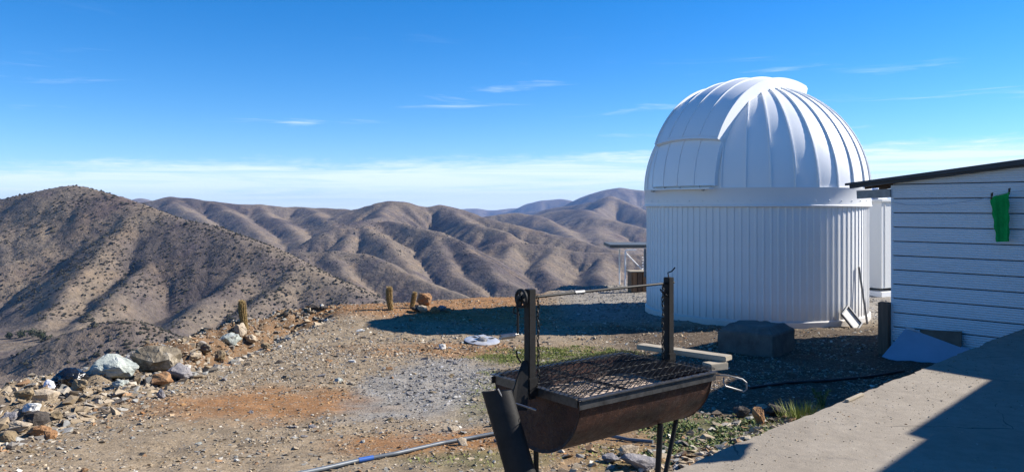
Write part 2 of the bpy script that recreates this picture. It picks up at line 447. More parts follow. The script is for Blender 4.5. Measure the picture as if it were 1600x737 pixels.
# ------------------------------------------------------------------ mountains
# ridge lines: (photo column, photo row, distance in m) -> real points; every ridge has its own side slope
RIDGES = [
    # near hill at the left with its summit, its long right-hand shoulder and its spurs
    (0.72, 30, [(-700, 345, 1250), (-400, 338, 1150), (-150, 328, 1080), (0, 312, 1030), (60, 299, 1010), (100, 290, 1000), (118, 289, 995), (150, 296, 975), (185, 307, 950), (235, 325, 915), (280, 341, 890), (330, 352, 865), (375, 366, 840), (420, 386, 815), (470, 412, 780), (520, 436, 750), (560, 456, 722), (605, 482, 690), (660, 520, 650), (720, 560, 600)]),
    (0.75, 8, [(185, 309, 945), (135, 345, 900), (85, 378, 860), (25, 405, 828), (-60, 440, 790), (-160, 470, 740)]),
    (0.70, 14, [(20, 312, 1000), (-40, 335, 950), (-110, 372, 880), (-190, 420, 800)]),
    (0.72, 9, [(118, 291, 995), (80, 322, 950), (40, 345, 915), (0, 362, 890), (-60, 395, 850)]),
    (0.70, 10, [(210, 330, 900), (180, 365, 850), (150, 400, 800), (125, 432, 755), (90, 470, 700), (60, 500, 650)]),
    (0.72, 9, [(285, 352, 880), (262, 388, 840), (228, 418, 780), (195, 446, 730), (160, 478, 680), (120, 512, 630)]),
    (0.66, 10, [(400, 392, 820), (380, 430, 760), (330, 462, 700), (300, 490, 650), (270, 515, 610)]),
    (0.72, 8, [(470, 418, 775), (430, 450, 720), (390, 480, 670), (352, 512, 625), (325, 540, 590)]),
    (0.66, 10, [(560, 458, 720), (500, 490, 660), (450, 520, 620), (400, 560, 570)]),
    # small purple knoll on the valley floor
    (0.66, 10, [(-40, 572, 505), (30, 552, 500), (100, 521, 500), (150, 504, 500), (195, 497, 505), (250, 517, 525), (310, 530, 550), (360, 540, 570)]),
    # long range closing the valley
    (0.60, 70, [(-900, 330, 3000), (-400, 325, 2900), (60, 318, 2800), (190, 318, 2750), (230, 314, 2700), (265, 308, 2650), (300, 309, 2650), (340, 316, 2650), (400, 320, 2700), (460, 323, 2750), (520, 325, 2700), (555, 329, 2600), (580, 321, 2450), (600, 315, 2400), (625, 314, 2380), (648, 320, 2380), (668, 324, 2400), (685, 320, 2400), (700, 322, 2400), (725, 331, 2350), (765, 342, 2250), (820, 356, 2150), (880, 370, 2050), (950, 388, 1950)]),
    (0.62, 28, [(265, 309, 2650), (300, 335, 2350), (330, 355, 2150), (350, 375, 1950)]),
    (0.62, 28, [(340, 316, 2650), (375, 338, 2350), (400, 358, 2150), (420, 380, 1950)]),
    (0.62, 28, [(400, 321, 2700), (440, 345, 2350), (465, 362, 2150), (480, 380, 1950)]),
    (0.62, 25, [(480, 325, 2700), (515, 345, 2350), (530, 358, 2200)]),
    # round hill in the middle and its shoulders
    (0.66, 30, [(612, 318, 2380), (590, 338, 2050), (565, 346, 1850), (535, 352, 1780), (510, 362, 1740), (480, 380, 1700), (455, 398, 1650)]),
    (0.66, 26, [(565, 346, 1850), (600, 372, 1650), (625, 402, 1500), (650, 430, 1380), (690, 460, 1280), (720, 485, 1200)]),
    (0.70, 22, [(560, 349, 1820), (545, 372, 1680), (530, 395, 1570)]),
    (0.66, 26, [(600, 344, 1880), (650, 352, 1800), (690, 362, 1720), (725, 380, 1620), (755, 405, 1500), (780, 430, 1400), (815, 455, 1310), (850, 478, 1240)]),
    (0.70, 20, [(680, 362, 1720), (690, 395, 1560), (705, 420, 1450), (745, 452, 1330), (770, 475, 1260)]),
    (0.62, 26, [(690, 322, 2400), (735, 345, 2150), (760, 352, 2050), (790, 362, 1950)]),
    # low dissected ridge in front
    (0.66, 16, [(430, 398, 1420), (470, 393, 1400), (520, 392, 1380), (565, 396, 1350), (600, 408, 1300), (640, 428, 1240), (690, 448, 1180), (740, 466, 1130), (800, 490, 1080)]),
    (0.72, 10, [(520, 393, 1380), (540, 425, 1240), (560, 445, 1170), (590, 470, 1090)]),
    (0.72, 10, [(470, 394, 1400), (490, 425, 1250), (520, 455, 1130)]),
    # dark hill right of the middle
    (0.62, 34, [(735, 388, 1900), (770, 380, 1880), (805, 378, 1860), (850, 382, 1840), (900, 392, 1800), (960, 396, 1780), (1040, 398, 1760), (1150, 402, 1750), (1350, 410, 1750)]),
    (0.70, 22, [(800, 380, 1860), (785, 410, 1650), (790, 440, 1480), (820, 470, 1350)]),
    (0.70, 22, [(865, 385, 1830), (850, 415, 1640), (870, 445, 1480), (900, 478, 1340)]),
    (0.70, 22, [(950, 396, 1790), (935, 425, 1600), (950, 455, 1460), (980, 485, 1340)]),
    # rounded hills further back on the right
    (0.62, 60, [(770, 335, 3600), (800, 332, 3600), (835, 336, 3500), (865, 350, 3300), (885, 362, 3100), (900, 372, 2950)]),
    (0.46, 70, [(830, 345, 4200), (870, 328, 4300), (910, 326, 4200), (940, 340, 3700), (930, 352, 3400), (945, 370, 3000)]),
    (0.62, 60, [(905, 345, 3600), (925, 338, 3500), (960, 344, 3400), (1000, 356, 3300), (1080, 366, 3200), (1200, 360, 3300), (1500, 350, 3500), (1800, 345, 3600)]),
    (0.70, 70, [(850, 326, 5600), (885, 321, 5500), (910, 318, 5400), (935, 313, 5300), (957, 306, 5200), (975, 313, 5000), (1000, 325, 4700), (1030, 340, 4300)]),
    (0.72, 50, [(957, 307, 5200), (940, 322, 4800), (920, 334, 4450)]),
    # high mountain at the right
    (0.70, 180, [(800, 332, 9500), (850, 328, 9000), (890, 317, 8800), (925, 304, 8600), (952, 296, 8500), (972, 292.5, 8500), (1000, 296, 8500), (1060, 302, 8600), (1200, 306, 8800), (1400, 312, 9000), (1650, 308, 9200), (1900, 318, 9500)]),
    (0.66, 150, [(785, 333, 11500), (812, 326, 11500), (832, 316, 11400), (850, 312, 11300), (880, 310, 11300), (900, 313, 11200), (930, 320, 11000)]),
    (0.46, 150, [(150, 330, 7000), (195, 318, 7000), (216, 309.5, 7000), (235, 318, 7000), (300, 330, 7000)]),
    (0.40, 300, [(650, 331, 13000), (700, 328, 13000), (728, 325.5, 13000), (745, 325, 13000), (770, 328, 13000), (795, 326, 13000), (815, 324, 13000), (850, 328, 13000), (1000, 326, 13000)]),
]
U0, U1, DU = -1.0, 1.0, 0.0034
Y0, Y1 = 240.0, 14300.0
nu = int((U1 - U0) / DU) + 1
nl = int(math.log(Y1 / Y0) / DU) + 1
uu = U0 + DU * np.arange(nu); yy = Y0 * np.exp(DU * np.arange(nl))
TU, TY = np.meshgrid(uu, yy)
TX = TU * TY
LY = np.log(TY)
warp = 0.010
wx = TX + warp * TY * fbm(TU * 14, LY * 14, 4, seed=50)
wy = TY + warp * TY * fbm(TU * 14 + 40, LY * 14, 4, seed=60)
floor_z = np.interp(yy, [240, 600, 900, 1200, 2000, 3500, 6000, 12000, 23500], [-101, -99, -130, -200, -260, -330, -400, -480, -560])[:, None] + 0 * TX
H = floor_z + 0.006 * TY * fbm(TU * 9, LY * 9, 4, seed=70)
for (s, wdt, pts) in RIDGES:
    p3 = [P(*p) for p in pts]
    best = np.full(TX.shape, -1e9)
    for a, b in zip(p3[:-1], p3[1:]):
        # skip rows far out of reach
        reach = 1.35 * (max(a.z, b.z) + 450) / s
        r0 = np.searchsorted(yy, max(Y0, min(a.y, b.y) - reach)); r1 = np.searchsorted(yy, max(a.y, b.y) + reach)
        sl = slice(r0, r1)
        ax, ay = wx[sl], wy[sl]
        dx, dy = b.x - a.x, b.y - a.y
        tt = np.clip(((ax - a.x) * dx + (ay - a.y) * dy) / (dx * dx + dy * dy), 0, 1)
        d = np.hypot(ax - a.x - tt * dx, ay - a.y - tt * dy)
        h = a.z + (b.z - a.z) * tt - s * d * d / (d + wdt)
        best[sl] = np.maximum(best[sl], h)
    k = 0.0028 * TY
    m = np.maximum(H, best); dlt = np.abs(H - best)
    H = m + k * np.exp(-dlt / k) * 0.6
H += 0.0016 * TY * fbm(TU * 60, LY * 60, 4, 0.55, seed=80)
H0 = H.copy()
# running water cuts the gullies: steepest-descent drainage, incision by area and slope, soil creep
N = nl * nu
idx = np.arange(N).reshape(nl, nu)
cell = DU * TY
KE = np.interp(yy, [240, 1000, 1200, 2000], [0.0040, 0.0040, 0.010, 0.014])[:, None]
KD = np.interp(yy, [240, 1000, 1200, 2000], [0.15, 0.15, 0.08, 0.06])[:, None]
A = np.ones(N)
nb = [(-1, 0, 1.0), (1, 0, 1.0), (0, -1, 1.0), (0, 1, 1.0), (-1, -1, 1.4142), (-1, 1, 1.4142), (1, -1, 1.4142), (1, 1, 1.4142)]
for it in range(54):
    bs = np.zeros((nl, nu)); rec = idx.copy()
    hr = H.copy()
    for dr, dc, dist in nb:
        r0, r1 = max(0, -dr), nl - max(0, dr); c0, c1 = max(0, -dc), nu - max(0, dc)
        src = (slice(r0, r1), slice(c0, c1)); dst = (slice(r0 + dr, r1 + dr), slice(c0 + dc, c1 + dc))
        sl_ = (H[src] - H[dst]) / (dist * cell[src])
        better = sl_ > bs[src]
        bs[src] = np.where(better, sl_, bs[src])
        rec[src] = np.where(better, idx[dst], rec[src])
        hr[src] = np.where(better, H[dst], hr[src])
    rf = rec.ravel(); self_ = rf == np.arange(N)
    for j in range(10 if it == 0 else 5):
        w_ = np.where(self_, 0.0, A)
        A = 1.0 + np.bincount(rf, weights=w_, minlength=N)
    Am = np.minimum(A.reshape(nl, nu), 2500.0)
    dh = KE * (np.sqrt(Am) - 1.0) * bs * cell
    dh = np.minimum(dh, 0.35 * (H - hr))
    H = H - dh
    lap = np.zeros_like(H)
    lap[1:-1, 1:-1] = (H[:-2, 1:-1] + H[2:, 1:-1] + H[1:-1, :-2] + H[1:-1, 2:]) * 0.25 - H[1:-1, 1:-1]
    H = H + KD * lap
print('terrain cut mean', float(np.mean(H0 - H)))

t = NT('mountain_soil')
n1 = t.noise(0.0035, 6, 0.6, 0.6, coord='Object'); n2 = t.noise(0.02, 6, 0.62); n3 = t.noise(0.11, 5, 0.7)
c = t.ramp(n1, [(0.30, (0.058, 0.047, 0.045)), (0.44, (0.132, 0.107, 0.088)), (0.56, (0.178, 0.142, 0.103)), (0.68, (0.124, 0.093, 0.077))])
c = t.mix(t.ramp(n2, [(0.50, 0.0), (0.72, 0.75)]), c, (0.215, 0.155, 0.100))
c = t.mix(t.ramp(n2, [(0.28, 0.7), (0.45, 0.0)]), c, (0.084, 0.065, 0.071))
c = t.mix(1.0, c, t.ramp(n3, [(0.3, 0.68), (0.7, 1.25)]), 'MULTIPLY')
# scrub too small to pick out one by one: dark dots
vd = t.voronoi(0.16); vc = t.voronoi(0.16, out='Color')
sp = t.new('ShaderNodeSeparateColor'); t.l.new(vc, sp.inputs[0])
thr = t.math('MULTIPLY', t.ramp(sp.outputs[0], [(0.35, 0.0), (0.9, 1.0)]), 0.30)
dot = t.math('LESS_THAN', vd, thr)
c = t.mix(t.math('MULTIPLY', dot, 0.85), c, (0.028, 0.027, 0.021))
oc = t.noise(0.06, 7, 0.75, 1.2); om = t.noise(0.008, 3, 0.5)
c = t.mix(t.math('MULTIPLY', t.ramp(oc, [(0.56, 0.0), (0.66, 0.8)]), t.ramp(om, [(0.48, 0.0), (0.60, 1.0)])), c, (0.052, 0.046, 0.046))
t.color(c); t.set(0.95, spec=0.1)
n4 = t.noise(0.045, 6, 0.65)
hb = t.math('ADD', t.math('ADD', n3, t.math('MULTIPLY', n4, 2.2)), t.math('MULTIPLY', dot, 0.35))
t.bump(hb, 3.0, 0.7)
M_MTN = t.m
o = np_mesh('mountains', np.stack([TX.ravel(), TY.ravel(), H.ravel()], 1), grid_faces(nl, nu), M_MTN)
tag(o, 'bare purple brown mountains and valley with gullies', kind='structure')

# flank of the hill the yard stands on, down to the valley floor
hu = np.linspace(-1.35, 1.35, 220); hy = np.concatenate([np.linspace(-60, 14, 30), 14 * np.exp(np.linspace(0.02, math.log(262 / 14), 110))])
fx = np.concatenate([np.tile(hu, (len(hy), 1)) * np.maximum(np.abs(hy), 40)[:, None]], 0)
fyv = np.tile(hy[:, None], (1, len(hu)))
ddx = np.maximum(np.maximum(-5.2 - fx, fx - 60), 0); ddy = np.maximum(fyv - np.interp(fx, [-6, -2, 2, 60], [15, 17.5, 22, 30]), 0)
dd = np.hypot(ddx, ddy)
fz = -1.1 - 0.60 * dd + 0.02 * dd * fbm(fx * 0.05, fyv * 0.05, 4, seed=90)
fz = np.maximum(fz, -101 + 0.006 * 240 * fbm(fx / 240 * 9, np.log(np.maximum(fyv, 20)) * 9, 3, seed=70))
o = np_mesh('hillside', np.stack([fx.ravel(), fyv.ravel(), fz.ravel()], 1), grid_faces(*fx.shape), M_MTN)
tag(o, 'steep flank of the hill below the yard', kind='structure')

def terrain_z(x, y):
    u = (x / y - U0) / DU; v = np.log(y / Y0) / DU
    ui = np.clip(np.floor(u).astype(int), 0, nu - 2); vi = np.clip(np.floor(v).astype(int), 0, nl - 2)
    fu, fv = u - ui, v - vi
    return (H[vi, ui] * (1 - fu) * (1 - fv) + H[vi, ui + 1] * fu * (1 - fv) + H[vi + 1, ui] * (1 - fu) * fv + H[vi + 1, ui + 1] * fu * fv)

# scrub on the near slopes: thousands of low bushes, nobody could count them
M_SCRUB = simple('scrub_leaf', (0.040, 0.038, 0.026), 0.9, var=0.4, scale=0.3, spec=0.1)
nb_ = 60000
su = rng.uniform(-0.80, 0.35, nb_ * 2); sy = 380.0 * 5.0 ** rng.random(nb_ * 2); sx = su * sy
dens = 0.5 + 0.9 * fbm(sx * 0.012, sy * 0.012, 4, seed=100) + 0.4 * fbm(sx * 0.05, sy * 0.05, 2, seed=104)
hz_ = terrain_z(sx, sy)
keep = (rng.random(nb_ * 2) < dens * 0.75) & (hz_ > -95)
sx, sy, hz_ = sx[keep][:nb_], sy[keep][:nb_], hz_[keep][:nb_]
kb = len(sx)
bv = np.array([[1, 0, 0.25], [0.31, 0.95, 0.3], [-0.81, 0.59, 0.2], [-0.81, -0.59, 0.3], [0.31, -0.95, 0.2], [0.15, 0.1, 1.0], [0, 0, -0.4]])
bf = np.array([[0, 1, 5], [1, 2, 5], [2, 3, 5], [3, 4, 5], [4, 0, 5], [1, 0, 6], [2, 1, 6], [3, 2, 6], [4, 3, 6], [0, 4, 6]])
rad = rng.gamma(4.0, 0.20, kb) + 0.2
ang = rng.random(kb) * 6.28
ca, sa = np.cos(ang), np.sin(ang)
jit = 1 + 0.35 * rng.standard_normal((kb, 7))
vx = (bv[None, :, 0] * ca[:, None] - bv[None, :, 1] * sa[:, None]) * rad[:, None] * jit
vy = (bv[None, :, 0] * sa[:, None] + bv[None, :, 1] * ca[:, None]) * rad[:, None] * jit
vz = bv[None, :, 2] * rad[:, None] * rng.uniform(0.7, 1.3, kb)[:, None]
SV = np.stack([vx + sx[:, None], vy + sy[:, None], vz + hz_[:, None]], -1).reshape(-1, 3)
SF = (bf[None] + 7 * np.arange(kb)[:, None, None]).reshape(-1, 3)
o = np_mesh('scrub', SV, SF, M_SCRUB, smooth=False)
tag(o, 'dark low bushes dotted over the near hill', 'scrub', kind='stuff')

# ------------------------------------------------------------------ haze: the air of the valley
M = bpy.data.materials.new('air'); M.use_nodes = True
nn = M.node_tree.nodes; nn.clear()
mo = nn.new('ShaderNodeOutputMaterial'); pv = nn.new('ShaderNodeVolumePrincipled')
pv.inputs['Color'].default_value = (0.30, 0.52, 1.0, 1)
pv.inputs['Density'].default_value = 4.2e-5
pv.inputs['Anisotropy'].default_value = 0.0
M.node_tree.links.new(pv.outputs[0], mo.inputs['Volume'])
hzlo = float(min(H.min(), fz.min())) - 1.5; hzhi = max(float(H.max()), 20.0) + 15.0
o = MB().box((0, 7000, (hzlo + hzhi) / 2), (36000, 15000, hzhi - hzlo)).build('haze', M)
tag(o, 'thin blue air over the valley', 'haze', kind='stuff')

# ------------------------------------------------------------------ materials of built things
def white_paint(name, c=(0.76, 0.765, 0.76), rough=0.42, dirt=0.10, z=None):
    t = NT(name)
    a = t.noise(1.6, 6, 0.6); b = t.noise(26.0, 4, 0.6, stretch=(1, 1, 0.12))
    col = t.mix(t.math('MULTIPLY', t.ramp(a, [(0.45, 0.0), (0.75, 1.0)]), dirt), c, tuple(x * k for x, k in zip(c, (0.80, 0.76, 0.70))))
    col = t.mix(t.math('MULTIPLY', t.ramp(b, [(0.55, 0.0), (0.8, 1.0)]), dirt * 0.9), col, tuple(x * k for x, k in zip(c, (0.72, 0.70, 0.66))))
    if z is not None:
        tcn = t.new('ShaderNodeTexCoord'); sx3 = t.new('ShaderNodeSeparateXYZ'); t.l.new(tcn.outputs['Object'], sx3.inputs[0])
        hgt = t.math('ADD', sx3.outputs[2], t.math('MULTIPLY', t.noise(2.5, 5, 0.7), 0.35))
        dm = t.new('ShaderNodeMapRange'); t.l.new(hgt, dm.inputs[0]); dm.inputs[1].default_value = z; dm.inputs[2].default_value = z - 0.42; dm.inputs[3].default_value = 0.0; dm.inputs[4].default_value = 0.5
        col = t.mix(dm.outputs[0], col, (0.36, 0.29, 0.21))
        sk = t.noise(5.0, 6, 0.7, stretch=(3.0, 3.0, 0.10))
        col = t.mix(t.math('MULTIPLY', t.ramp(sk, [(0.56, 0.0), (0.74, 1.0)]), 0.22), col, (0.46, 0.42, 0.36))
    t.color(col); t.set(t.ramp(a, [(0.3, rough - 0.08), (0.7, rough + 0.12)]), spec=0.4)
    t.bump(t.noise(3.0, 3, 0.5), 0.006, 0.25)
    return t.m
M_WHITE = white_paint('white_painted_steel')
M_WALL = white_paint('white_wall_panels', dirt=0.2, z=0.62)
M_DOME = white_paint('white_painted_dome_skin', (0.82, 0.825, 0.82), 0.38, 0.07)
M_SEAM = simple('grey_sealed_seam', (0.50, 0.51, 0.52), 0.6, var=0.15)
M_SIDING = white_paint('dusty_white_siding', (0.70, 0.715, 0.74), 0.55, 0.22)
M_CABIN = white_paint('pale_cabin_paint', (0.62, 0.63, 0.62), 0.5, 0.15)
M_ROOF = simple('dark_roof_sheet', (0.035, 0.036, 0.042), 0.5, var=0.3, scale=4)
M_TIMBER = simple('weathered_brown_timber', (0.11, 0.068, 0.042), 0.8, var=0.4, scale=5, stretch=(6, 6, 0.5), bump=0.4)
M_PINE = simple('pale_dusty_pine', (0.36, 0.31, 0.23), 0.75, var=0.25, scale=7, stretch=(1.5, 1.5, 8), bump=0.3)
M_BLACK = simple('sooty_black_steel', (0.012, 0.0115, 0.0115), 0.6, 0.0, var=0.5, scale=20, bump=0.35, bscale=60, bdist=0.002, spec=0.25)
M_STEEL = simple('bare_worn_steel', (0.34, 0.33, 0.32), 0.38, 0.9, var=0.3, scale=30)
M_GREY = simple('dull_grey_metal', (0.22, 0.22, 0.22), 0.5, 0.5, var=0.3, scale=12)
M_BLUE = simple('blue_plastic', (0.03, 0.11, 0.38), 0.45, var=0.2)
M_GLASS = simple('dark_window_glass', (0.03, 0.035, 0.04), 0.08, var=0.1, spec=0.6)

t = NT('terrace_concrete')
a = t.noise(1.1, 8, 0.65); b = t.noise(9.0, 6, 0.7, stretch=(1, 1, 1)); c2 = t.noise(120.0, 3, 0.7)
st = t.noise(2.2, 5, 0.6, 0.8, stretch=(1.0, 4.0, 1.0))
col = t.ramp(a, [(0.25, (0.235, 0.200, 0.157)), (0.5, (0.295, 0.256, 0.205)), (0.75, (0.34, 0.30, 0.248))])
col = t.mix(1.0, col, t.ramp(b, [(0.25, 0.80), (0.65, 1.06)]), 'MULTIPLY')
col = t.mix(t.ramp(st, [(0.56, 0.0), (0.74, 0.45)]), col, (0.24, 0.205, 0.165))
col = t.mix(1.0, col, t.ramp(c2, [(0.3, 0.86), (0.7, 1.08)]), 'MULTIPLY')
tcn = t.new('ShaderNodeTexCoord'); nw = t.new('ShaderNodeTexNoise'); nw.inputs['Scale'].default_value = 3.0; nw.inputs['Detail'].default_value = 5
t.l.new(tcn.outputs['Object'], nw.inputs['Vector'])
va = t.new('ShaderNodeMix'); va.data_type = 'VECTOR'; va.inputs['Factor'].default_value = 0.16
t.l.new(tcn.outputs['Object'], va.inputs['A']); t.l.new(nw.outputs['Color'], va.inputs['B'])
vv = t.new('ShaderNodeTexVoronoi'); vv.feature = 'DISTANCE_TO_EDGE'; vv.inputs['Scale'].default_value = 0.62
t.l.new(va.outputs['Result'], vv.inputs['Vector'])
crk = t.math('LESS_THAN', vv.outputs['Distance'], t.math('MULTIPLY', t.ramp(t.noise(1.7, 3, 0.6), [(0.46, 0.0), (0.62, 1.0)]), 0.0042))
col = t.mix(t.math('MULTIPLY', crk, 0.75), col, (0.09, 0.075, 0.06))
spk = t.voronoi(26.0); spc = t.voronoi(26.0, out='Color'); sps = t.new('ShaderNodeSeparateColor'); t.l.new(spc, sps.inputs[0])
spm = t.math('LESS_THAN', spk, t.math('MULTIPLY', t.ramp(sps.outputs[0], [(0.94, 0.0), (1.0, 1.0)]), 0.22))
col = t.mix(t.math('MULTIPLY', spm, 0.7), col, (0.13, 0.11, 0.09))
t.color(col); t.set(0.9, spec=0.2)
t.bump(t.math('SUBTRACT', t.math('ADD', t.math('MULTIPLY', b, 1.0), t.math('MULTIPLY', c2, 0.35)), t.math('MULTIPLY', crk, 0.6)), 0.012, 0.6)
M_CONC = t.m
t = NT('old_dark_concrete')
a = t.noise(3.0, 8, 0.7); c2 = t.noise(60.0, 3, 0.7)
col = t.ramp(a, [(0.3, (0.10, 0.085, 0.075)), (0.6, (0.17, 0.155, 0.135)), (0.8, (0.24, 0.22, 0.20))])
t.color(col); t.set(0.9, spec=0.2); t.bump(t.math('ADD', a, t.math('MULTIPLY', c2, 0.4)), 0.012, 0.6)
M_BLOCK = t.m

# ------------------------------------------------------------------ observatory
DCX, DCY, DR = 5.12, 16.40, 2.22
dome = empty('observatory', (DCX, DCY, 0.0))
tag(dome, 'round white observatory with ribbed wall and closed hemispherical dome', 'observatory')
WALL_H = 2.24
# foot ring, a low plinth sunk into the gravel
MB().lathe([(DR - 0.25, -0.35), (DR + 0.045, -0.35), (DR + 0.045, 0.115), (DR + 0.02, 0.135), (DR - 0.25, 0.135)], 128, closed=True).build('foot_ring', M_WALL, dome, smooth=True)
# wall: 104 ribbed sheet panels
NP_ = 104
pa = 2 * math.pi / NP_
mb = MB()
prof = [(-0.5, 0.0), (-0.17, 0.0), (-0.10, 0.015), (0.10, 0.015), (0.17, 0.0), (0.5, 0.0)]
pts = []
for z in (0.125, WALL_H):
    for (u, d) in prof:
        a_ = u * pa
        pts.append(((DR + d) * math.cos(a_), (DR + d) * math.sin(a_), z))
nn_ = len(prof)
mb.add(pts, [(i, i + 1, i + 1 + nn_, i + nn_) for i in range(nn_ - 1)])
pm_ = mb.mesh('wall_panel'); pm_.materials.append(M_WALL)
for i in range(NP_):
    o = bpy.data.objects.new('wall_panel', pm_)
    o.rotation_euler = (0, 0, i * pa + 0.02)
    link(o, dome)
# ring skirt under the dome, with a bolt row
RZ0, RZ1 = WALL_H - 0.005, WALL_H + 0.36
MB().lathe([(DR - 0.1, RZ0), (DR + 0.055, RZ0), (DR + 0.068, RZ0 + 0.012), (DR + 0.068, RZ0 + 0.03), (DR + 0.052, RZ0 + 0.04),
            (DR + 0.050, RZ1 - 0.03), (DR + 0.06, RZ1 - 0.015), (DR + 0.06, RZ1), (DR - 0.1, RZ1)], 160, closed=True).build('ring_skirt', M_WHITE, dome, smooth=True)
bolt_m = None
for i in range(48):
    a_ = 2 * math.pi * (i + 0.5) / 48
    b_ = MB().lathe([(0.0, 0.016), (0.010, 0.014), (0.013, 0.0)], 8)
    if bolt_m is None:
        bolt_m = b_.mesh('bolt'); bolt_m.materials.append(M_WHITE)
    o = bpy.data.objects.new('bolt', bolt_m)
    o.location = ((DR + 0.0515) * math.cos(a_), (DR + 0.0515) * math.sin(a_), RZ0 + 0.115)
    o.rotation_euler = (0, math.radians(90), a_)
    link(o, dome)
# dome skin: 32 gores, each with a raised seam on one side; slightly flat between the seams
NG = 32
ga = 2 * math.pi / NG
SKIN_R = DR + 0.035
camdir = Vector((-DCX, -DCY)).normalized()
slit_az = math.atan2(camdir.y, camdir.x) - math.radians(37.2)
gore = MB()
nl_, nw_ = 26, 5
for i in range(nl_ + 1):
    ph = math.radians(87.5) * i / nl_
    for j in range(nw_ + 1):
        s_ = (j / nw_ - 0.5)
        a_ = s_ * ga
        flat = 0.16 * SKIN_R * (math.cos(ga * 0.5) / math.cos(a_) - 1) * math.cos(ph)
        r_ = SKIN_R + flat
        gore.v.append((r_ * math.cos(ph) * math.cos(a_), r_ * math.cos(ph) * math.sin(a_), r_ * math.sin(ph)))
for i in range(nl_):
    for j in range(nw_):
        q = i * (nw_ + 1) + j
        gore.f.append((q, q + 1, q + nw_ + 2, q + nw_ + 1))
gm = gore.mesh('dome_gore'); gm.materials.append(M_DOME); gm.shade_smooth()
seam = MB()
sp_ = []
for i in range(nl_ + 1):
    ph = math.radians(87.0) * i / nl_
    r0, r1 = SKIN_R - 0.03, SKIN_R + 0.030
    h_ = 0.011
    c_, s_ = math.cos(ph), math.sin(ph)
    for (rr, w_) in ((r0, -h_), (r1, -h_), (r1, h_), (r0, h_)):
        seam.v.append((rr * c_, w_, rr * s_))
for i in range(nl_):
    for k in range(3):
        q = i * 4 + k
        seam.f.append((q, q + 1, q + 5, q + 4))
sm_ = seam.mesh('seam'); sm_.materials.append(M_DOME)
for i in range(NG):
    o = bpy.data.objects.new('dome_gore', gm); o.scale = (1, 1, 0.97); o.location = (0, 0, RZ1 - 0.01)
    o.rotation_euler = (0, 0, slit_az + (i + 0.5) * ga)
    link(o, dome)
    s2 = bpy.data.objects.new('seam', sm_); s2.rotation_euler = (0, 0, ga / 2)
    link(s2, o)
# shutter over the slit: a strip of constant width from the ring over the top
SW = 0.79
def strip_pt(lat, ang, R):
    rho = math.sqrt(max(R * R - lat * lat, 0.01))
    return (rho * math.cos(ang), lat, rho * math.sin(ang))
shut = empty('shutter'); shut.parent = dome
shut.scale = (1, 1, 0.965); shut.location = (0, 0, RZ1); shut.rotation_euler = (0, 0, slit_az)
def strip(name, a0, a1, R, lat0, lat1, mat, th=0.03, n=30, m=4, parent=shut):
    b_ = MB(); 
    for layer in (0, 1):
        for i in range(n + 1):
            an = math.radians(a0 + (a1 - a0) * i / n)
            for j in range(m + 1):
                lt = lat0 + (lat1 - lat0) * j / m
                b_.v.append(strip_pt(lt, an, R - th * (1 - layer)))
    S = (n + 1) * (m + 1)
    for i in range(n):
        for j in range(m):
            q = i * (m + 1) + j
            b_.f.append((q, q + m + 1, q + m + 2, q + 1)); b_.f.append((S + q, S + q + 1, S + q + m + 2, S + q + m + 1))
    for i in range(n):
        for j in (0, m):
            q = i * (m + 1) + j
            b_.f.append((q, q + m + 1, S + q + m + 1, S + q))
    for j in range(m):
        for i in (0, n):
            q = i * (m + 1) + j
            b_.f.append((q, q + 1, S + q + 1, S + q))
    return b_.build(name, mat, parent, smooth=True)
R_LO, R_UP = DR + 0.125, DR + 0.205
ASPLIT = 25.5
lats = [-SW, -SW / 2, 0.0, SW / 2, SW]
for k in range(4):
    lo = strip('lower_panel', 1.0, ASPLIT + 1.0, R_LO, lats[k] + 0.004, lats[k + 1] - 0.004, M_DOME, n=14)
    up = strip('upper_panel', ASPLIT, 107.0, R_UP, lats[k] + 0.004, lats[k + 1] - 0.004, M_DOME, n=40)
for k in (1, 2, 3):
    strip('panel_seam', 1.2, ASPLIT, R_LO + 0.016, lats[k] - 0.010, lats[k] + 0.010, M_DOME, th=0.03, n=14, m=1)
    strip('panel_seam', ASPLIT + 0.4, 106.5, R_UP + 0.018, lats[k] - 0.011, lats[k] + 0.011, M_DOME, th=0.03, n=40, m=1)
for sgn in (-1, 1):
    a0_, a1_ = sorted((sgn * (SW - 0.004), sgn * (SW + 0.022)))
    strip('rim', ASPLIT - 1.5, 107.3, R_UP + 0.045, a0_, a1_, M_DOME, th=0.30, n=44, m=1)
    strip('rim', 0.8, ASPLIT + 0.5, R_LO + 0.012, a0_, a1_, M_DOME, th=0.14, n=14, m=1)
strip('cross_rail', ASPLIT - 1.3, ASPLIT - 0.1, R_UP + 0.002, -SW + 0.003, SW - 0.003, M_DOME, th=0.07, n=2, m=8)
strip('end_cap', 106.6, 108.4, R_UP + 0.02, -SW - 0.02, SW + 0.02, M_DOME, th=0.2, n=2, m=8)
b_ = MB(); q0 = strip_pt(0, math.radians(1.0), R_LO)
b_.box((q0[0] - 0.02, 0.02, -0.018), (0.13, 2 * SW + 0.04, 0.028))
b_.build('sill_rail', M_DOME, shut, bevel=0.004)
MB().box((q0[0] - 0.13, -SW + 0.02, -0.045), (0.06, 0.07, 0.05)).build('rail_bracket', M_SEAM, shut, bevel=0.004)
MB().box((q0[0] - 0.13, SW - 0.25, -0.045), (0.05, 0.05, 0.04)).build('rail_bracket', M_SEAM, shut, bevel=0.004)
# crown cap where the gores meet
MB().lathe([(0.0, SKIN_R + 0.02), (0.16, SKIN_R + 0.012), (0.2, SKIN_R - 0.03)], 32, c=(0, 0, RZ1 - 0.01)).build('crown_cap', M_DOME, dome, smooth=True)
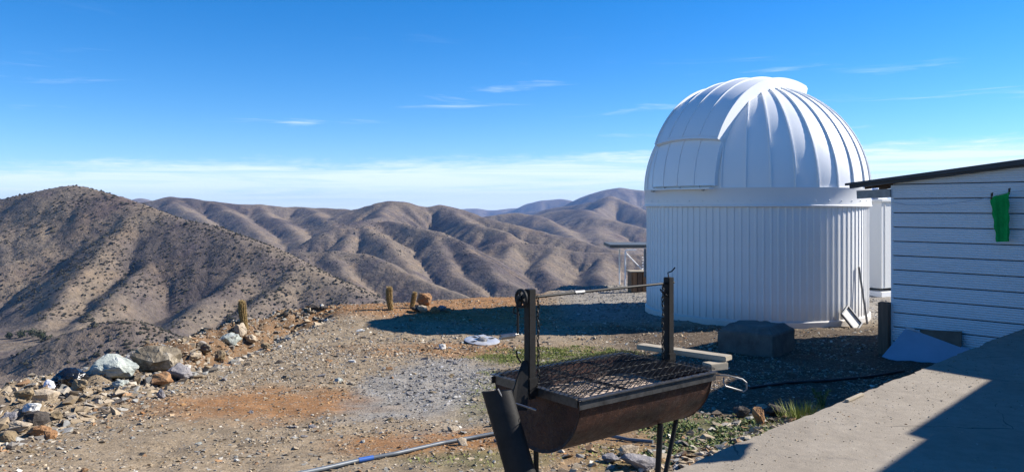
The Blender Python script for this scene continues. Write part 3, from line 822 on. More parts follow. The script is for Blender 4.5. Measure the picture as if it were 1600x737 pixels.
# thin dark conduit on the hidden left limb
la = math.atan2(camdir.y, camdir.x) - math.radians(84)
MB().box(((DR + 0.045) * math.cos(la), (DR + 0.045) * math.sin(la), 1.02), (0.05, 0.04, 0.62), Matrix.Rotation(la, 3, 'Z')).build('conduit', M_GREY, dome, bevel=0.006)

# shallow tray-like cover leaning on the observatory wall, and a slim pole beside it
def on_wall(px, off=0.05):
    """direction on the wall under a photo column, as azimuth"""
    best = None
    for k in range(0, 900):
        a_ = math.atan2(camdir.y, camdir.x) - math.radians(85) + math.radians(170) * k / 899
        x = DCX + (DR + off) * math.cos(a_); y = DCY + (DR + off) * math.sin(a_)
        q = 800 + F * x / y
        if best is None or abs(q - px) < best[0]: best = (abs(q - px), a_)
    return best[1]
a_ = on_wall(1322)
out = Vector((math.cos(a_), math.sin(a_), 0)); tng = Vector((-out.y, out.x, 0))
foot = Vector((DCX, DCY, 0)) + out * (DR + 0.22) + tng * 0.12; foot.z = gz(foot.x, foot.y) - 0.01
head = Vector((DCX, DCY, 0)) + out * (DR + 0.07) - tng * 0.10; head.z = 0.33
rise = (head - foot); L_ = rise.length
tray = empty('metal_tray', foot); tag(tray, 'shallow white metal tray with dark rim leaning on observatory wall', 'tray')
upv = rise.normalized(); side = Vector((tng.x, tng.y, 0)); side = (side - upv * side.dot(upv)).normalized(); nrm = side.cross(upv)
if nrm.dot(out) < 0: nrm = -nrm
R3 = Matrix((side, upv, nrm)).transposed()
MB().box(upv * L_ / 2, (0.27, L_, 0.02), R3).build('back_plate', simple('tray_white', (0.62, 0.60, 0.55), 0.5), tray)
for (cu, cv, su_, sv_) in ((0, 0.012, 0.30, 0.024), (0, L_ - 0.012, 0.30, 0.024), (-0.138, L_ / 2, 0.024, L_ - 0.048), (0.138, L_ / 2, 0.024, L_ - 0.048)):
    MB().box(side * cu + upv * cv + nrm * 0.018, (su_, sv_, 0.045), R3).build('rim', M_GREY, tray)
a_ = on_wall(1346)
out = Vector((math.cos(a_), math.sin(a_), 0))
f0 = Vector((DCX, DCY, 0)) + out * (DR + 0.16); f0.z = gz(f0.x, f0.y) - 0.01
a2 = on_wall(1342); o2 = Vector((math.cos(a2), math.sin(a2), 0))
h0 = Vector((DCX, DCY, 0)) + o2 * (DR + 0.05); h0.z = 1.10
b_ = MB(); b_.tube([f0, f0.lerp(h0, 0.5), h0], 0.021, 10)
o = b_.build('leaning_pole', M_GREY, None, smooth=True); tag(o, 'slim grey pole leaning against the lit side of observatory wall', 'pole')

# ------------------------------------------------------------------ white cabin behind, between observatory and shed
cab = empty('cabin', (10.6, 21.6, gz(10.6, 21.6)), math.radians(30))
tag(cab, 'pale flat-roofed cabin seen between the observatory and the shed', 'cabin')
zt = 2.42
MB().box((0, 0, zt / 2 + 0.12), (4.4, 2.4, zt - 0.24)).build('wall', M_CABIN, cab, bevel=0.01)
MB().box((0, 0, zt + 0.035), (4.5, 2.5, 0.07)).build('roof', M_CABIN, cab, bevel=0.01)
MB().box((0, 0, 0.08), (4.46, 2.46, 0.16)).build('base_rail', M_WHITE, cab, bevel=0.01)
for k in range(-4, 5):
    MB().box((k * 0.52 + 0.03, -1.207, zt / 2 + 0.12), (0.03, 0.014, zt - 0.32)).build('panel_rib', M_CABIN, cab)
dr = MB().box((-1.05, -1.222, 1.08), (0.84, 0.03, 1.86)).build('door', M_CABIN, cab, bevel=0.004)
MB().box((-0.74, -1.255, 1.05), (0.03, 0.05, 0.12)).build('handle', M_GREY, dr)
tk = empty('water_tank', (9.55, 20.95, gz(10.6, 21.6) + zt + 0.07)); tag(tk, 'blue tank with white crate on the cabin roof', 'tank')
MB().lathe([(0.0, 0.0), (0.19, 0.0), (0.2, 0.02), (0.2, 0.30), (0.17, 0.34), (0.0, 0.35)], 24).build('drum', M_BLUE, tk, smooth=True)
for k in range(3): MB().lathe([(0.205, 0.06 + k * 0.09), (0.212, 0.075 + k * 0.09), (0.205, 0.09 + k * 0.09)], 24).build('hoop', M_BLUE, tk, smooth=True)
cr = empty('white_crate', (10.02, 21.2, gz(10.6, 21.6) + zt + 0.07), math.radians(30)); tag(cr, 'white slatted crate on the cabin roof beside blue tank', 'crate')
for k in range(4): MB().box((0, -0.16, 0.04 + 0.085 * k), (0.40, 0.015, 0.055)).build('slat', M_WHITE, cr)
for k in range(4): MB().box((0, 0.16, 0.04 + 0.085 * k), (0.40, 0.015, 0.055)).build('slat', M_WHITE, cr)
for sx_ in (-0.2, 0.2): MB().box((sx_, 0, 0.17), (0.02, 0.34, 0.34)).build('end_panel', M_WHITE, cr)

# ------------------------------------------------------------------ shed with horizontal siding
SH_L = Vector((5.50, 11.17)); SH_D = Vector((0.690, -0.724)).normalized(); SH_N = Vector((-0.724, -0.690)).normalized()
SZ0 = gz(5.5, 11.1) - 0.06
shed = empty('shed', (SH_L.x, SH_L.y, 0)); tag(shed, 'shed clad in white horizontal siding with dark sloping sheet roof', 'shed')
def SP(s, z, off=0.0):     # local point on the shed front: s along the wall, z height, off outwards
    return (SH_D.x * s + SH_N.x * off, SH_D.y * s + SH_N.y * off, z)
BH = 0.205
zl0 = EYE - (309.6 - HY) / F * 11.17 * -1
# a joint runs at photo row 309.6 at the left corner
zj = EYE + (HY - 309.6) / F * 11.17
def roof_z(s): return 2.575 + 0.115 * s
SLEN = 3.6
rows = []
k = 0
z = zj
while z - BH > SZ0 - 0.2: z -= BH
while z < roof_z(SLEN):
    rows.append(z); z += BH
nrib = 6
for zi, z0 in enumerate(rows):
    z1 = z0 + BH - 0.014
    b_ = MB()
    zs = []
    for q in range(nrib * 2 + 1):
        zs.append((z0 + (z1 - z0) * q / (nrib * 2), 0.0 if q % 2 == 0 else 0.011))
    zs = [(z0, -0.03)] + zs + [(z1, -0.03)]
    prev = None
    for (zz, of) in zs:
        s0 = max(0.0, (zz - 2.575) / 0.115) if zz > 2.575 else 0.0
        if s0 >= SLEN: break
        b_.v += [SP(s0, zz, of), SP(SLEN, zz, of)]
    n_ = len(b_.v) // 2
    b_.f = [(2 * i, 2 * i + 1, 2 * i + 3, 2 * i + 2) for i in range(n_ - 1)]
    if n_ > 1: b_.build('siding_board', M_SIDING, shed, fixn=False)
# dark backing and side walls
M_BACK = simple('dark_backing', (0.03, 0.032, 0.04), 0.9)
def quad_wall(name, p, mat, par): 
    b2 = MB(); b2.add(p, [(0, 1, 2, 3)]); return b2.build(name, mat, par, fixn=False)
quad_wall('backing', [SP(0.01, SZ0 - 0.3, -0.024), SP(SLEN, SZ0 - 0.3, -0.024), SP(SLEN, roof_z(SLEN), -0.024), SP(0.01, roof_z(0), -0.024)], M_BACK, shed)
SW_D = 3.6
quad_wall('side_wall', [SP(0.006, SZ0 - 0.3, -0.032), SP(0.006, SZ0 - 0.3, -SW_D), SP(0.006, roof_z(0), -SW_D), SP(0.006, roof_z(0), -0.032)], M_SIDING, shed)
quad_wall('back_wall', [SP(0.0, SZ0 - 0.3, -SW_D), SP(SLEN, SZ0 - 0.3, -SW_D), SP(SLEN, roof_z(SLEN), -SW_D), SP(0.0, roof_z(0), -SW_D)], M_SIDING, shed)
quad_wall('side_wall', [SP(SLEN, SZ0 - 0.3, 0.0), SP(SLEN, SZ0 - 0.3, -SW_D), SP(SLEN, roof_z(SLEN), -SW_D), SP(SLEN, roof_z(SLEN), 0.0)], M_SIDING, shed)
MB().box(Vector(SP(-0.008, (SZ0 + 2.55) / 2, -0.012)), (0.03, 0.03, 2.55 - SZ0), Matrix.Rotation(math.atan2(SH_D.y, SH_D.x), 3, 'Z')).build('corner_strip', M_SIDING, shed)
# roof: corrugated dark sheets, overhanging on the left
R0_, R1_ = -0.62, SLEN + 0.5
b_ = MB()
ncor = 36
for i in range(ncor + 1):
    off = 0.16 - (SW_D + 0.45) * i / ncor
    wv = 0.010 * math.cos(i * math.pi)
    for s in (R0_, R1_):
        b_.v.append(SP(s, roof_z(s) + 0.075 + wv, off))
for i in range(ncor): b_.f.append((2 * i, 2 * i + 1, 2 * i + 3, 2 * i + 2))
b_.build('roof_sheet', M_ROOF, shed, fixn=False)
b_ = MB()
zb = [(R0_, roof_z(R0_) + 0.05), (R1_, roof_z(R1_) - 0.02), (R1_, roof_z(R1_) + 0.092), (R0_, roof_z(R0_) + 0.082)]
b_.add([SP(s, z, 0.135) for s, z in zb] + [SP(s, z, 0.165) for s, z in zb], [(0, 1, 2, 3), (7, 6, 5, 4), (0, 4, 5, 1), (1, 5, 6, 2), (2, 6, 7, 3), (3, 7, 4, 0)])
b_.build('fascia', M_ROOF, shed)
for k in range(6):
    off = 0.1 - k * 0.55
    MB().bar(SP(R0_ + 0.05, roof_z(R0_ + .05) + 0.03, off), SP(R1_ - 0.05, roof_z(R1_ - .05) + 0.03, off), 0.05, 0.06).build('rafter', M_TIMBER if k else M_ROOF, shed)
# open eave frame left of the corner: two pale rails
MB().bar(SP(-0.50, 2.42, 0.02), SP(-0.02, 2.44, 0.02), 0.03, 0.12).build('eave_rail', M_GREY, shed)
MB().bar(SP(-0.50, 2.42, -0.5), SP(-0.02, 2.44, -0.5), 0.03, 0.10).build('eave_rail', M_SIDING, shed)
# brown stub post at the corner
pp = Vector((SH_L.x, SH_L.y)) - SH_D * 0.10 + SH_N * 0.03
o = MB().box((pp.x, pp.y, (SZ0 - 0.1 + 0.86) / 2), (0.15, 0.12, 0.96 - SZ0), Matrix.Rotation(-0.8, 3, 'Z')).build('timber_post', simple('red_brown_timber', (0.20, 0.11, 0.07), 0.8, var=0.35, scale=5, stretch=(6, 6, 0.5)), None, bevel=0.008)
tag(o, 'short dark brown timber post at the shed corner', 'post')
# lintel-level clothesline and the green cloth on it
def SW3(s, z, off):
    q = SP(s, z, off); return Vector((q[0] + SH_L.x, q[1] + SH_L.y, q[2]))
def wall_s(px):   # s along the wall under a photo column
    u = (px - 800) / F
    return (u * SH_L.y - SH_L.x) / (SH_D.x - u * SH_D.y)
def WP(px, py, off=0.12):
    s = wall_s(px); b0 = SW3(s, 0, off); return SW3(s, EYE + (HY - py) / F * b0.y, off)
line = empty('clothesline', WP(1395, 318, 0.03)); tag(line, 'thin sagging clothesline strung along the shed wall', 'clothesline')
l0 = Vector(line.location)
pl = [WP(1395, 316, 0.03), WP(1420, 320, 0.10), WP(1470, 320, 0.15), WP(1520, 314, 0.17), WP(1555, 308, 0.18), WP(1583, 301, 0.18), WP(1680, 286, 0.02)]
MB().tube([p - l0 for p in pl], 0.0035, 5).build('cord', simple('pale_cord', (0.42, 0.42, 0.44), 0.8), line, smooth=True)
t = NT('green_cloth')
a = t.noise(30, 4, 0.6); bnd = t.noise(6, 4, 0.6)
t.color(t.mix(1.0, t.ramp(bnd, [(0.3, (0.004, 0.22, 0.045)), (0.7, (0.010, 0.36, 0.085))]), t.ramp(a, [(0.3, 0.85), (0.7, 1.1)]), 'MULTIPLY'))
t.set(0.85, spec=0.15); t.bump(t.noise(180, 2, 0.5), 0.002, 0.5)
t.b.inputs['Subsurface Weight'].default_value = 0.0
M_CLOTH = t.m
def cloth(name, tl, tr, bl, br, mat, parent, amp=0.012, n=14, m=22, th=0.004, seed=0, out=None):
    b_ = MB()
    nv = (tr - tl).cross(bl - tl).normalized() if out is None else out
    for lay in (0, 1):
        for i in range(m + 1):
            v_ = i / m
            L0 = tl.lerp(bl, v_); R0 = tr.lerp(br, v_)
            for j in range(n + 1):
                u_ = j / n
                w = amp * (math.sin(u_ * 9.0 + seed + 1.4 * v_) * (0.4 + 0.6 * v_) + 0.5 * math.sin(u_ * 17 + v_ * 3))
                edge = 0.006 * math.sin(v_ * 23 + seed) * (1 if j in (0, n) else 0)
                p = L0.lerp(R0, u_) + nv * (w + th * lay) + (tr - tl).normalized() * edge
                b_.v.append(tuple(p))
    S = (n + 1) * (m + 1)
    for lay in (0, 1):
        for i in range(m):
            for j in range(n):
                q = S * lay + i * (n + 1) + j
                b_.f.append((q, q + 1, q + n + 2, q + n + 1) if lay else (q, q + n + 1, q + n + 2, q + 1))
    for i in range(m):
        for j in (0, n):
            q = i * (n + 1) + j; b_.f.append((q, q + n + 1, S + q + n + 1, S + q))
    for j in range(n):
        for i in (0, m):
            q = i * (n + 1) + j; b_.f.append((q, q + 1, S + q + 1, S + q))
    return b_.build(name, mat, parent, smooth=True)
tl, tr, bl, br = WP(1553, 308, 0.18), WP(1583, 300, 0.18), WP(1562, 378, 0.15), WP(1582, 377, 0.15)
gc = empty('green_cloth', tl); tag(gc, 'bright green cloth pegged to a line in front of shed', 'cloth')
z0v = Vector((0, 0, 0))
cloth('fabric', z0v, tr - tl, bl - tl, br - tl, M_CLOTH, gc, 0.010, seed=2)
for q in (tl.lerp(tr, 0.06), tl.lerp(tr, 0.96)):
    c_ = q - tl
    pg = MB().bar(c_ + Vector((0, 0, -0.03)), c_ + Vector((0.006, 0, 0.05)), 0.012, 0.010).bar(c_ + Vector((0.01, 0, -0.03)), c_ + Vector((0.022, 0.0, 0.055)), 0.012, 0.010)
    pg.build('clothes_peg', M_TIMBER, gc)
# sheet and board leaning on the shed foot
fl = WP(1397, 557, 0.45); tl_ = WP(1417, 512, 0.06); tr_ = WP(1521, 546, 0.10); br_ = WP(1458, 572, 0.50)
M_SHEET = simple('pale_blue_sheet', (0.30, 0.37, 0.47), 0.6, var=0.12, scale=3, bump=0.3, bscale=6, bdist=0.02)
sh_ = empty('leaning_sheet', fl); tag(sh_, 'pale bluish sheet with curled corner leaning on the shed foot', 'sheet')
nrm = (tr_ - fl).cross(tl_ - fl).normalized()
if nrm.y > 0: nrm = -nrm
b_ = MB(); b_.plate([z0v, (br_ - fl) + Vector((0.0, 0, -0.06)), tr_ - fl, (tl_ - fl).lerp(tr_ - fl, 0.30) , tl_ - fl - Vector((0, 0, 0.015))], nrm, 0.008)
b_.build('panel', M_SHEET, sh_)
e0 = (tl_ - fl).lerp(tr_ - fl, 0.30); e1 = tl_ - fl
b_ = MB()
mid_ = e0.lerp(e1, 0.55) + nrm * 0.09 - Vector((0, 0, 0.015))
b_.add([e1, e1.lerp(e0, 0.45), e0, mid_, e1.lerp(mid_, 0.7) + nrm * 0.02, e1 + nrm * 0.004], [(0, 1, 4), (1, 3, 4), (1, 2, 3), (0, 4, 5)])
b_.build('curled_corner', simple('sheet_pale_side', (0.72, 0.74, 0.76), 0.5), sh_, fixn=False)
p0, p1, p2, p3 = WP(1440, 515, 0.045), WP(1505, 517, 0.045), WP(1507, 575, 0.16), WP(1442, 580, 0.16)
o = MB().plate([p0, p1, p2, p3], (SH_N.x, SH_N.y, 0.1), 0.02).build('brown_board', simple('brown_fibreboard', (0.16, 0.115, 0.085), 0.85, var=0.2), None)
tag(o, 'grey brown board standing between pale sheet and shed wall', 'board')

# ------------------------------------------------------------------ terrace slab
def SLP(a_, b_): 
    q = SL_A + SL_D * a_ + SL_N * b_; return (q.x, q.y)
L0_, L1_ = -7.5, 8.6
edge = []
na = 420
for i in range(na + 1):
    a_ = L0_ + (L1_ - L0_) * i / na
    edge.append(SLP(a_, 0.022 * mnoise.noise(Vector((a_ * 2.3, 1.7, 0))) + 0.016 * mnoise.noise(Vector((a_ * 7.3, 5.7, 0))) + max(0.0, 0.05 * mnoise.noise(Vector((a_ * 14.0, 2.2, 0))) - 0.012)))
poly = edge + [SLP(L1_, 6.0), SLP(L0_, 6.0)]
slab = MB().prism(poly, SLAB_Z - 0.75, SLAB_Z).build('terrace_slab', M_CONC, None, bevel=0.0)
tag(slab, 'pale concrete terrace slab', kind='structure')
def on_slab(px, py): 
    Y = F * (EYE - SLAB_Z) / (py - HY); return Vector(((px - 800) / F * Y, Y, SLAB_Z))
q0, q1 = on_slab(1323, 628), on_slab(1348, 617)
o = MB().bar(q0 + Vector((0, 0, 0.012)), q1 + Vector((0, 0, 0.012)), 0.03, 0.016).build('wood_offcut', M_PINE, None, bevel=0.003)
tag(o, 'thin pale wooden offcut lying on the terrace edge', 'offcut')

# concrete block with chamfered top in front of the observatory
def hull_obj(name, pts, mat, parent=None, bevel=0.01):
    bm = bmesh.new()
    for p in pts: bm.verts.new(p)
    bmesh.ops.convex_hull(bm, input=bm.verts)
    bmesh.ops.dissolve_limit(bm, angle_limit=0.02, verts=bm.verts, edges=bm.edges)
    if bevel: bmesh.ops.bevel(bm, geom=list(bm.edges), offset=bevel, segments=2, affect='EDGES')
    me = bpy.data.meshes.new(name); bm.to_mesh(me); bm.free(); me.materials.append(mat); me.shade_flat()
    o = bpy.data.objects.new(name, me); return link(o, parent)
bc = Vector((3.62, 11.45)); br_ = math.radians(-40)
bz = gz(bc.x, bc.y)
def bl_(x, y, z): 
    return (bc.x + x * math.cos(br_) - y * math.sin(br_), bc.y + x * math.sin(br_) + y * math.cos(br_), z)
hx_, hy_ = 0.42, 0.42
pts = [bl_(sx_ * hx_, sy_ * hy_, bz - 0.1) for sx_ in (-1, 1) for sy_ in (-1, 1)] + [bl_(sx_ * hx_, sy_ * hy_, bz + 0.33) for sx_ in (-1, 1) for sy_ in (-1, 1)] + [bl_(sx_ * hx_ * 0.72, sy_ * hy_ * 0.72, bz + 0.42) for sx_ in (-1, 1) for sy_ in (-1, 1)]
o = hull_obj('concrete_block', pts, M_BLOCK, None, 0.012)
bm = bmesh.new(); bm.from_mesh(o.data); bmesh.ops.triangulate(bm, faces=bm.faces)
for _ in range(4): bmesh.ops.subdivide_edges(bm, edges=[e for e in bm.edges if e.calc_length() > 0.06], cuts=1)
bmesh.ops.triangulate(bm, faces=bm.faces)
bm.normal_update()
for v in bm.verts: v.co += v.normal * (0.016 * mnoise.fractal(v.co * 5.0, 0.7, 2.0, 4))
bm.to_mesh(o.data); bm.free()
tag(o, 'square concrete block with chamfered top before the observatory', 'block')

# ------------------------------------------------------------------ house on the right, outside the frame, whose eaves shade the terrace
house = empty('house', (8.6, 6.0, SLAB_Z)); tag(house, 'low house with stepped eaves beside the terrace, right of the picture', 'house')
hl = Vector((8.6, 6.0, SLAB_Z))
RZ = 3.40
ro = [(5.8, 8.06), (7.41, 7.98), (7.81, 7.41), (6.34, 5.885), (6.39, 5.77), (5.915, 5.28), (3.4, 2.70), (5.6, 0.3), (13.5, 7.4), (10.0, 12.2), (7.4, 10.4)]
MB().prism([(x - hl.x, y - hl.y) for x, y in ro], RZ - SLAB_Z, RZ - SLAB_Z + 0.06).build('roof', M_ROOF, house)
wo = [(8.5, 7.35), (6.9, 5.75), (4.4, 3.1), (5.7, 1.7), (12.2, 7.4), (10.4, 9.4)]
MB().prism([(x - hl.x, y - hl.y) for x, y in wo], -0.02, RZ - SLAB_Z - 0.004).build('wall', M_SIDING, house)
hd = Vector((0.7, 0.714)); hn = Vector((-0.714, 0.7))
rotH = Matrix.Rotation(math.atan2(1.6, 1.6), 3, 'Z')
dq = Vector((7.6 - hl.x, 6.45 - hl.y, 1.0)) + Vector((-0.015, 0.015, 0))
d_ = MB().box(dq, (0.85, 0.05, 2.0), rotH).build('door', M_TIMBER, house)
MB().box(dq + Vector((0.2, 0.25, 0.0)) + Vector((-0.03, 0.03, 0)), (0.03, 0.06, 0.12), rotH).build('handle', M_STEEL, d_)
# small hanging cloth on a wire from the eaves: throws the square patch of shade on the terrace
A_ = Vector((1.5 + 2.277, 4.67 + 0.653, SLAB_Z + 1.6)); B_ = Vector((1.338 + 2.277, 4.346 + 0.653, SLAB_Z + 1.6))
tw = empty('hanging_towel', (A_.x, A_.y, A_.z)); tag(tw, 'small grey towel on a wire under the eaves, right of the picture', 'towel')
up_ = Vector((0, 0, 0.34)); 
cloth('fabric', up_, B_ - A_ + up_, z0v, B_ - A_, simple('grey_towel', (0.25, 0.25, 0.27), 0.9), tw, 0.004, out=Vector((0.9, -0.43, 0)))
w0 = Vector((5.93, 5.32, RZ - 0.01)) - A_; w1 = Vector((5.0, 4.36, RZ - 0.01)) - A_
MB().tube([w0, up_ + Vector((0, 0, 0.004)), B_ - A_ + up_ + Vector((0, 0, 0.004)), w1], 0.0018, 5).build('wire', M_GREY, tw)

# ------------------------------------------------------------------ steel stand and timber box beyond, left of the observatory
st0 = P(977, 462, 21.3)
stand = empty('steel_stand', (st0.x, st0.y, gz(st0.x, st0.y) - 0.03)); tag(stand, 'flat dark panel on thin white steel posts left of the observatory', 'stand')
M_WS = simple('white_tube', (0.78, 0.78, 0.77), 0.45)
s0 = Vector(stand.location)
topz = EYE + (HY - 393) / F * 21.3 - s0.z
for (dx_, dy_) in ((0, 0), (1.15, 0.05), (0.05, 1.5), (1.2, 1.55)):
    MB().tube([(dx_, dy_, -0.2 if dy_ < 0.5 else -0.9), (dx_, dy_, topz)], 0.021, 8).build('post', M_WS, stand, smooth=True)
MB().tube([(0.0, 0, topz - 0.02), (0.02, 0, topz + 0.03), (0.06, 0, topz + 0.045), (0.30, 0.0, topz + 0.045)], 0.018, 8).build('top_arm', M_WS, stand, smooth=True)
MB().tube([(0.0, -0.005, topz - 0.03), (0.47, -0.005, topz - 0.50)], 0.017, 8).build('brace', M_WS, stand, smooth=True)
MB().box((0.42, 0.98, topz + 0.135), (1.62, 1.6, 0.09)).build('panel', simple('panel_grey', (0.10, 0.105, 0.10), 0.5), stand, bevel=0.01)
sp2 = []
for k in range(60):
    a_ = k * 0.9; sp2.append((0.50 + 0.045 * math.cos(a_), -0.03 + 0.045 * math.sin(a_), topz - 0.80 + k * 0.011))
MB().tube(sp2, 0.010, 6).build('coiled_hose', M_WS, stand, smooth=True)
bx = P(997, 466, 20.6)
box_ = empty('timber_box', (bx.x, bx.y, gz(bx.x, bx.y) - 0.01), 0.15); tag(box_, 'small brown timber box standing beside the observatory', 'box')
M_BOX = simple('orange_brown_board', (0.20, 0.115, 0.060), 0.8, var=0.35, scale=5, stretch=(5, 5, 0.6))
hb_ = 0.55
for k, (x_, w_) in enumerate(((-0.16, 0.13), (-0.02, 0.13), (0.12, 0.13))):
    MB().box((x_ + 0.01, -0.17, hb_ / 2), (w_ - 0.012, 0.02, hb_)).build('front_board', M_BOX if k != 1 else M_TIMBER, box_)
for sx_ in (-0.225, 0.2): MB().box((sx_, 0, hb_ / 2), (0.02, 0.34, hb_)).build('side_board', M_BOX, box_)
MB().box((0, 0.17, hb_ / 2), (0.40, 0.02, hb_)).build('back_board', M_BOX, box_)
MB().box((-0.01, 0, hb_ + 0.014), (0.52, 0.42, 0.026)).build('lid', M_PINE, box_)

# ------------------------------------------------------------------ charcoal grill made of half a drum
GF = Vector((0.294, 3.29)); GE1 = Vector((0.787, 0.617)).normalized(); GE2 = Vector((-GE1.y, GE1.x))
RIM = EYE - 0.83; GL, GW = 0.88, 0.60
GG = gz(0.45, 3.8)
grill = empty('drum_grill', (GF.x, GF.y, GG)); tag(grill, 'rusty half-drum charcoal grill with mesh grate and two posts', 'grill')
def gp(a, b, z):   # a along the drum from the front-left corner, b across, z above the rim
    q = GE1 * a + GE2 * b
    return Vector((q.x, q.y, RIM - GG + z))
t = NT('rusty_drum')
a = t.noise(4.0, 7, 0.65, 0.4); b = t.noise(22.0, 5, 0.7); st = t.noise(9.0, 5, 0.6, stretch=(1, 1, 0.2))
col = t.ramp(a, [(0.30, (0.012, 0.010, 0.010)), (0.45, (0.040, 0.016, 0.011)), (0.58, (0.072, 0.030, 0.018)), (0.74, (0.028, 0.024, 0.023))])
col = t.mix(1.0, col, t.ramp(b, [(0.3, 0.6), (0.7, 1.25)]), 'MULTIPLY')
col = t.mix(t.ramp(st, [(0.58, 0.0), (0.75, 0.5)]), col, (0.10, 0.080, 0.070))
fl = t.noise(46.0, 6, 0.8, 0.6)
col = t.mix(t.math('MULTIPLY', t.ramp(fl, [(0.56, 0.0), (0.62, 1.0)]), t.ramp(a, [(0.42, 0.0), (0.56, 1.0)])), col, (0.150, 0.055, 0.022))
t.color(col); t.set(t.ramp(b, [(0.3, 0.42), (0.7, 0.75)]), 0.3, 0.4); t.bump(t.math('ADD', b, t.ramp(fl, [(0.5, 0.0), (0.62, 0.8)])), 0.003, 0.6)
M_RUST = t.m
M_ASH = simple('pale_ash', (0.48, 0.38, 0.30), 0.95, var=0.3, scale=18, bump=0.8, bscale=30, bdist=0.02)
RD = GW / 2
nseg = 28
def drum_shell(r, a0, a1, zoff=0.0):
    b_ = MB()
    for a_ in (a0, a1):
        for k in range(nseg + 1):
            th = math.pi * k / nseg
            b_.v.append(tuple(gp(a_, RD - r * math.cos(th), -0.94 * r * math.sin(th) + zoff)))
    for k in range(nseg): b_.f.append((k, k + 1, nseg + 2 + k, nseg + 1 + k))
    return b_
b_ = drum_shell(RD, 0.0, GL)
i_ = drum_shell(RD - 0.006, 0.004, GL - 0.004)
b_.add(i_.v, [tuple(reversed(f)) for f in i_.f])
b_.build('drum_shell', M_RUST, grill, smooth=True, fixn=False)
for a_, nm in ((0.0, 'end_plate'), (GL, 'end_plate')):
    e_ = MB(); s_ = -1 if a_ == 0 else 1
    ring = [(RD - (RD + 0.004) * math.cos(math.pi * k / nseg), -0.95 * RD * math.sin(math.pi * k / nseg)) for k in range(nseg + 1)]
    dish = [(RD + (bb - RD) * 0.93, zz * 0.93) for bb, zz in ring]
    base = 0
    e_.v = [tuple(gp(a_ + s_ * 0.006, bb, zz)) for bb, zz in ring] + [tuple(gp(a_ - s_ * 0.004, bb, zz - 0.006)) for bb, zz in dish] + [tuple(gp(a_ - s_ * 0.012, bb, zz - 0.006)) for bb, zz in dish]
    n1_ = nseg + 1
    for k in range(nseg):
        e_.f.append((k, k + 1, n1_ + k + 1, n1_ + k))
    e_.f.append(tuple(range(n1_, 2 * n1_))); e_.f.append(tuple(reversed(range(2 * n1_, 3 * n1_))))
    e_.build(nm, M_RUST, grill, smooth=False)
# ash bed
b_ = MB(); na_, nb2 = 30, 12
for i in range(na_ + 1):
    for j in range(nb2 + 1):
        a_ = 0.02 + (GL - 0.04) * i / na_; u_ = (j / nb2 - 0.5) * 2
        zz = -0.07 + 0.018 * mnoise.noise(Vector((a_ * 9, u_ * 3, 0))) - 0.02 * u_ * u_
        b_.v.append(tuple(gp(a_, RD + u_ * 0.28, zz)))
for i in range(na_):
    for j in range(nb2):
        q = i * (nb2 + 1) + j; b_.f.append((q, q + 1, q + nb2 + 2, q + nb2 + 1))
b_.build('ash_bed', M_ASH, grill, smooth=True, fixn=False)
# angle-iron rim
for (p0, p1, up) in ((gp(-0.02, -0.012, 0.0), gp(GL + 0.02, -0.012, 0.0), 0), (gp(-0.02, GW + 0.012, 0.0), gp(GL + 0.02, GW + 0.012, 0.0), 0), (gp(-0.008, 0.012, 0.001), gp(-0.008, GW - 0.012, 0.001), 0), (gp(GL + 0.008, 0.012, 0.001), gp(GL + 0.008, GW - 0.012, 0.001), 0)):
    MB().bar(p0 + Vector((0, 0, -0.014)), p1 + Vector((0, 0, -0.014)), 0.006, 0.034).bar(p0 + Vector((0, 0, 0.0105)), p1 + Vector((0, 0, 0.0105)), 0.03, 0.005).build('rim_bar', simple('worn_rim_steel', (0.10, 0.095, 0.09), 0.42, 0.6, var=0.5, scale=25), grill)
# expanded-metal grate: crossing diagonal strands, plus carrier rods
b_ = MB()
gz0 = 0.024; x0g, x1g, y0g, y1g = -0.03, GL + 0.03, -0.015, GW + 0.015
stp = 0.038
for fam, ang_ in ((0, math.radians(32)), (1, math.radians(-32))):
    dv = Vector((math.cos(ang_), math.sin(ang_))); nv = Vector((-dv.y, dv.x))
    for k in range(-45, 46):
        o_ = Vector(((x0g + x1g) / 2, (y0g + y1g) / 2)) + nv * (k * stp * math.cos(math.radians(32)) * 0.82)
        ts = []
        t0, t1 = -2.0, 2.0
        for c_, d_, lo, hi in ((o_.x, dv.x, x0g, x1g), (o_.y, dv.y, y0g, y1g)):
            ta, tb = (lo - c_) / d_, (hi - c_) / d_
            t0 = max(t0, min(ta, tb)); t1 = min(t1, max(ta, tb))
        if t1 - t0 > 0.02:
            p0 = o_ + dv * t0; p1 = o_ + dv * t1
            b_.bar(gp(p0.x, p0.y, gz0 + 0.003 * fam), gp(p1.x, p1.y, gz0 + 0.002 * fam), 0.0034, 0.0022)
b_.build('mesh_grate', M_BLACK, grill)
for k in range(5):
    bb = 0.06 + (GW - 0.12) * k / 4
    MB().tube([gp(-0.02, bb, 0.019), gp(GL + 0.02, bb, 0.019)], 0.003, 6).build('grate_rod', M_BLACK, grill, smooth=True)
for a_ in (0.02, 0.3, 0.58, 0.86):
    MB().tube([gp(a_, 0.0, 0.004), gp(a_, GW, 0.004)], 0.007, 6).build('cross_rod', M_BLACK, grill, smooth=True)
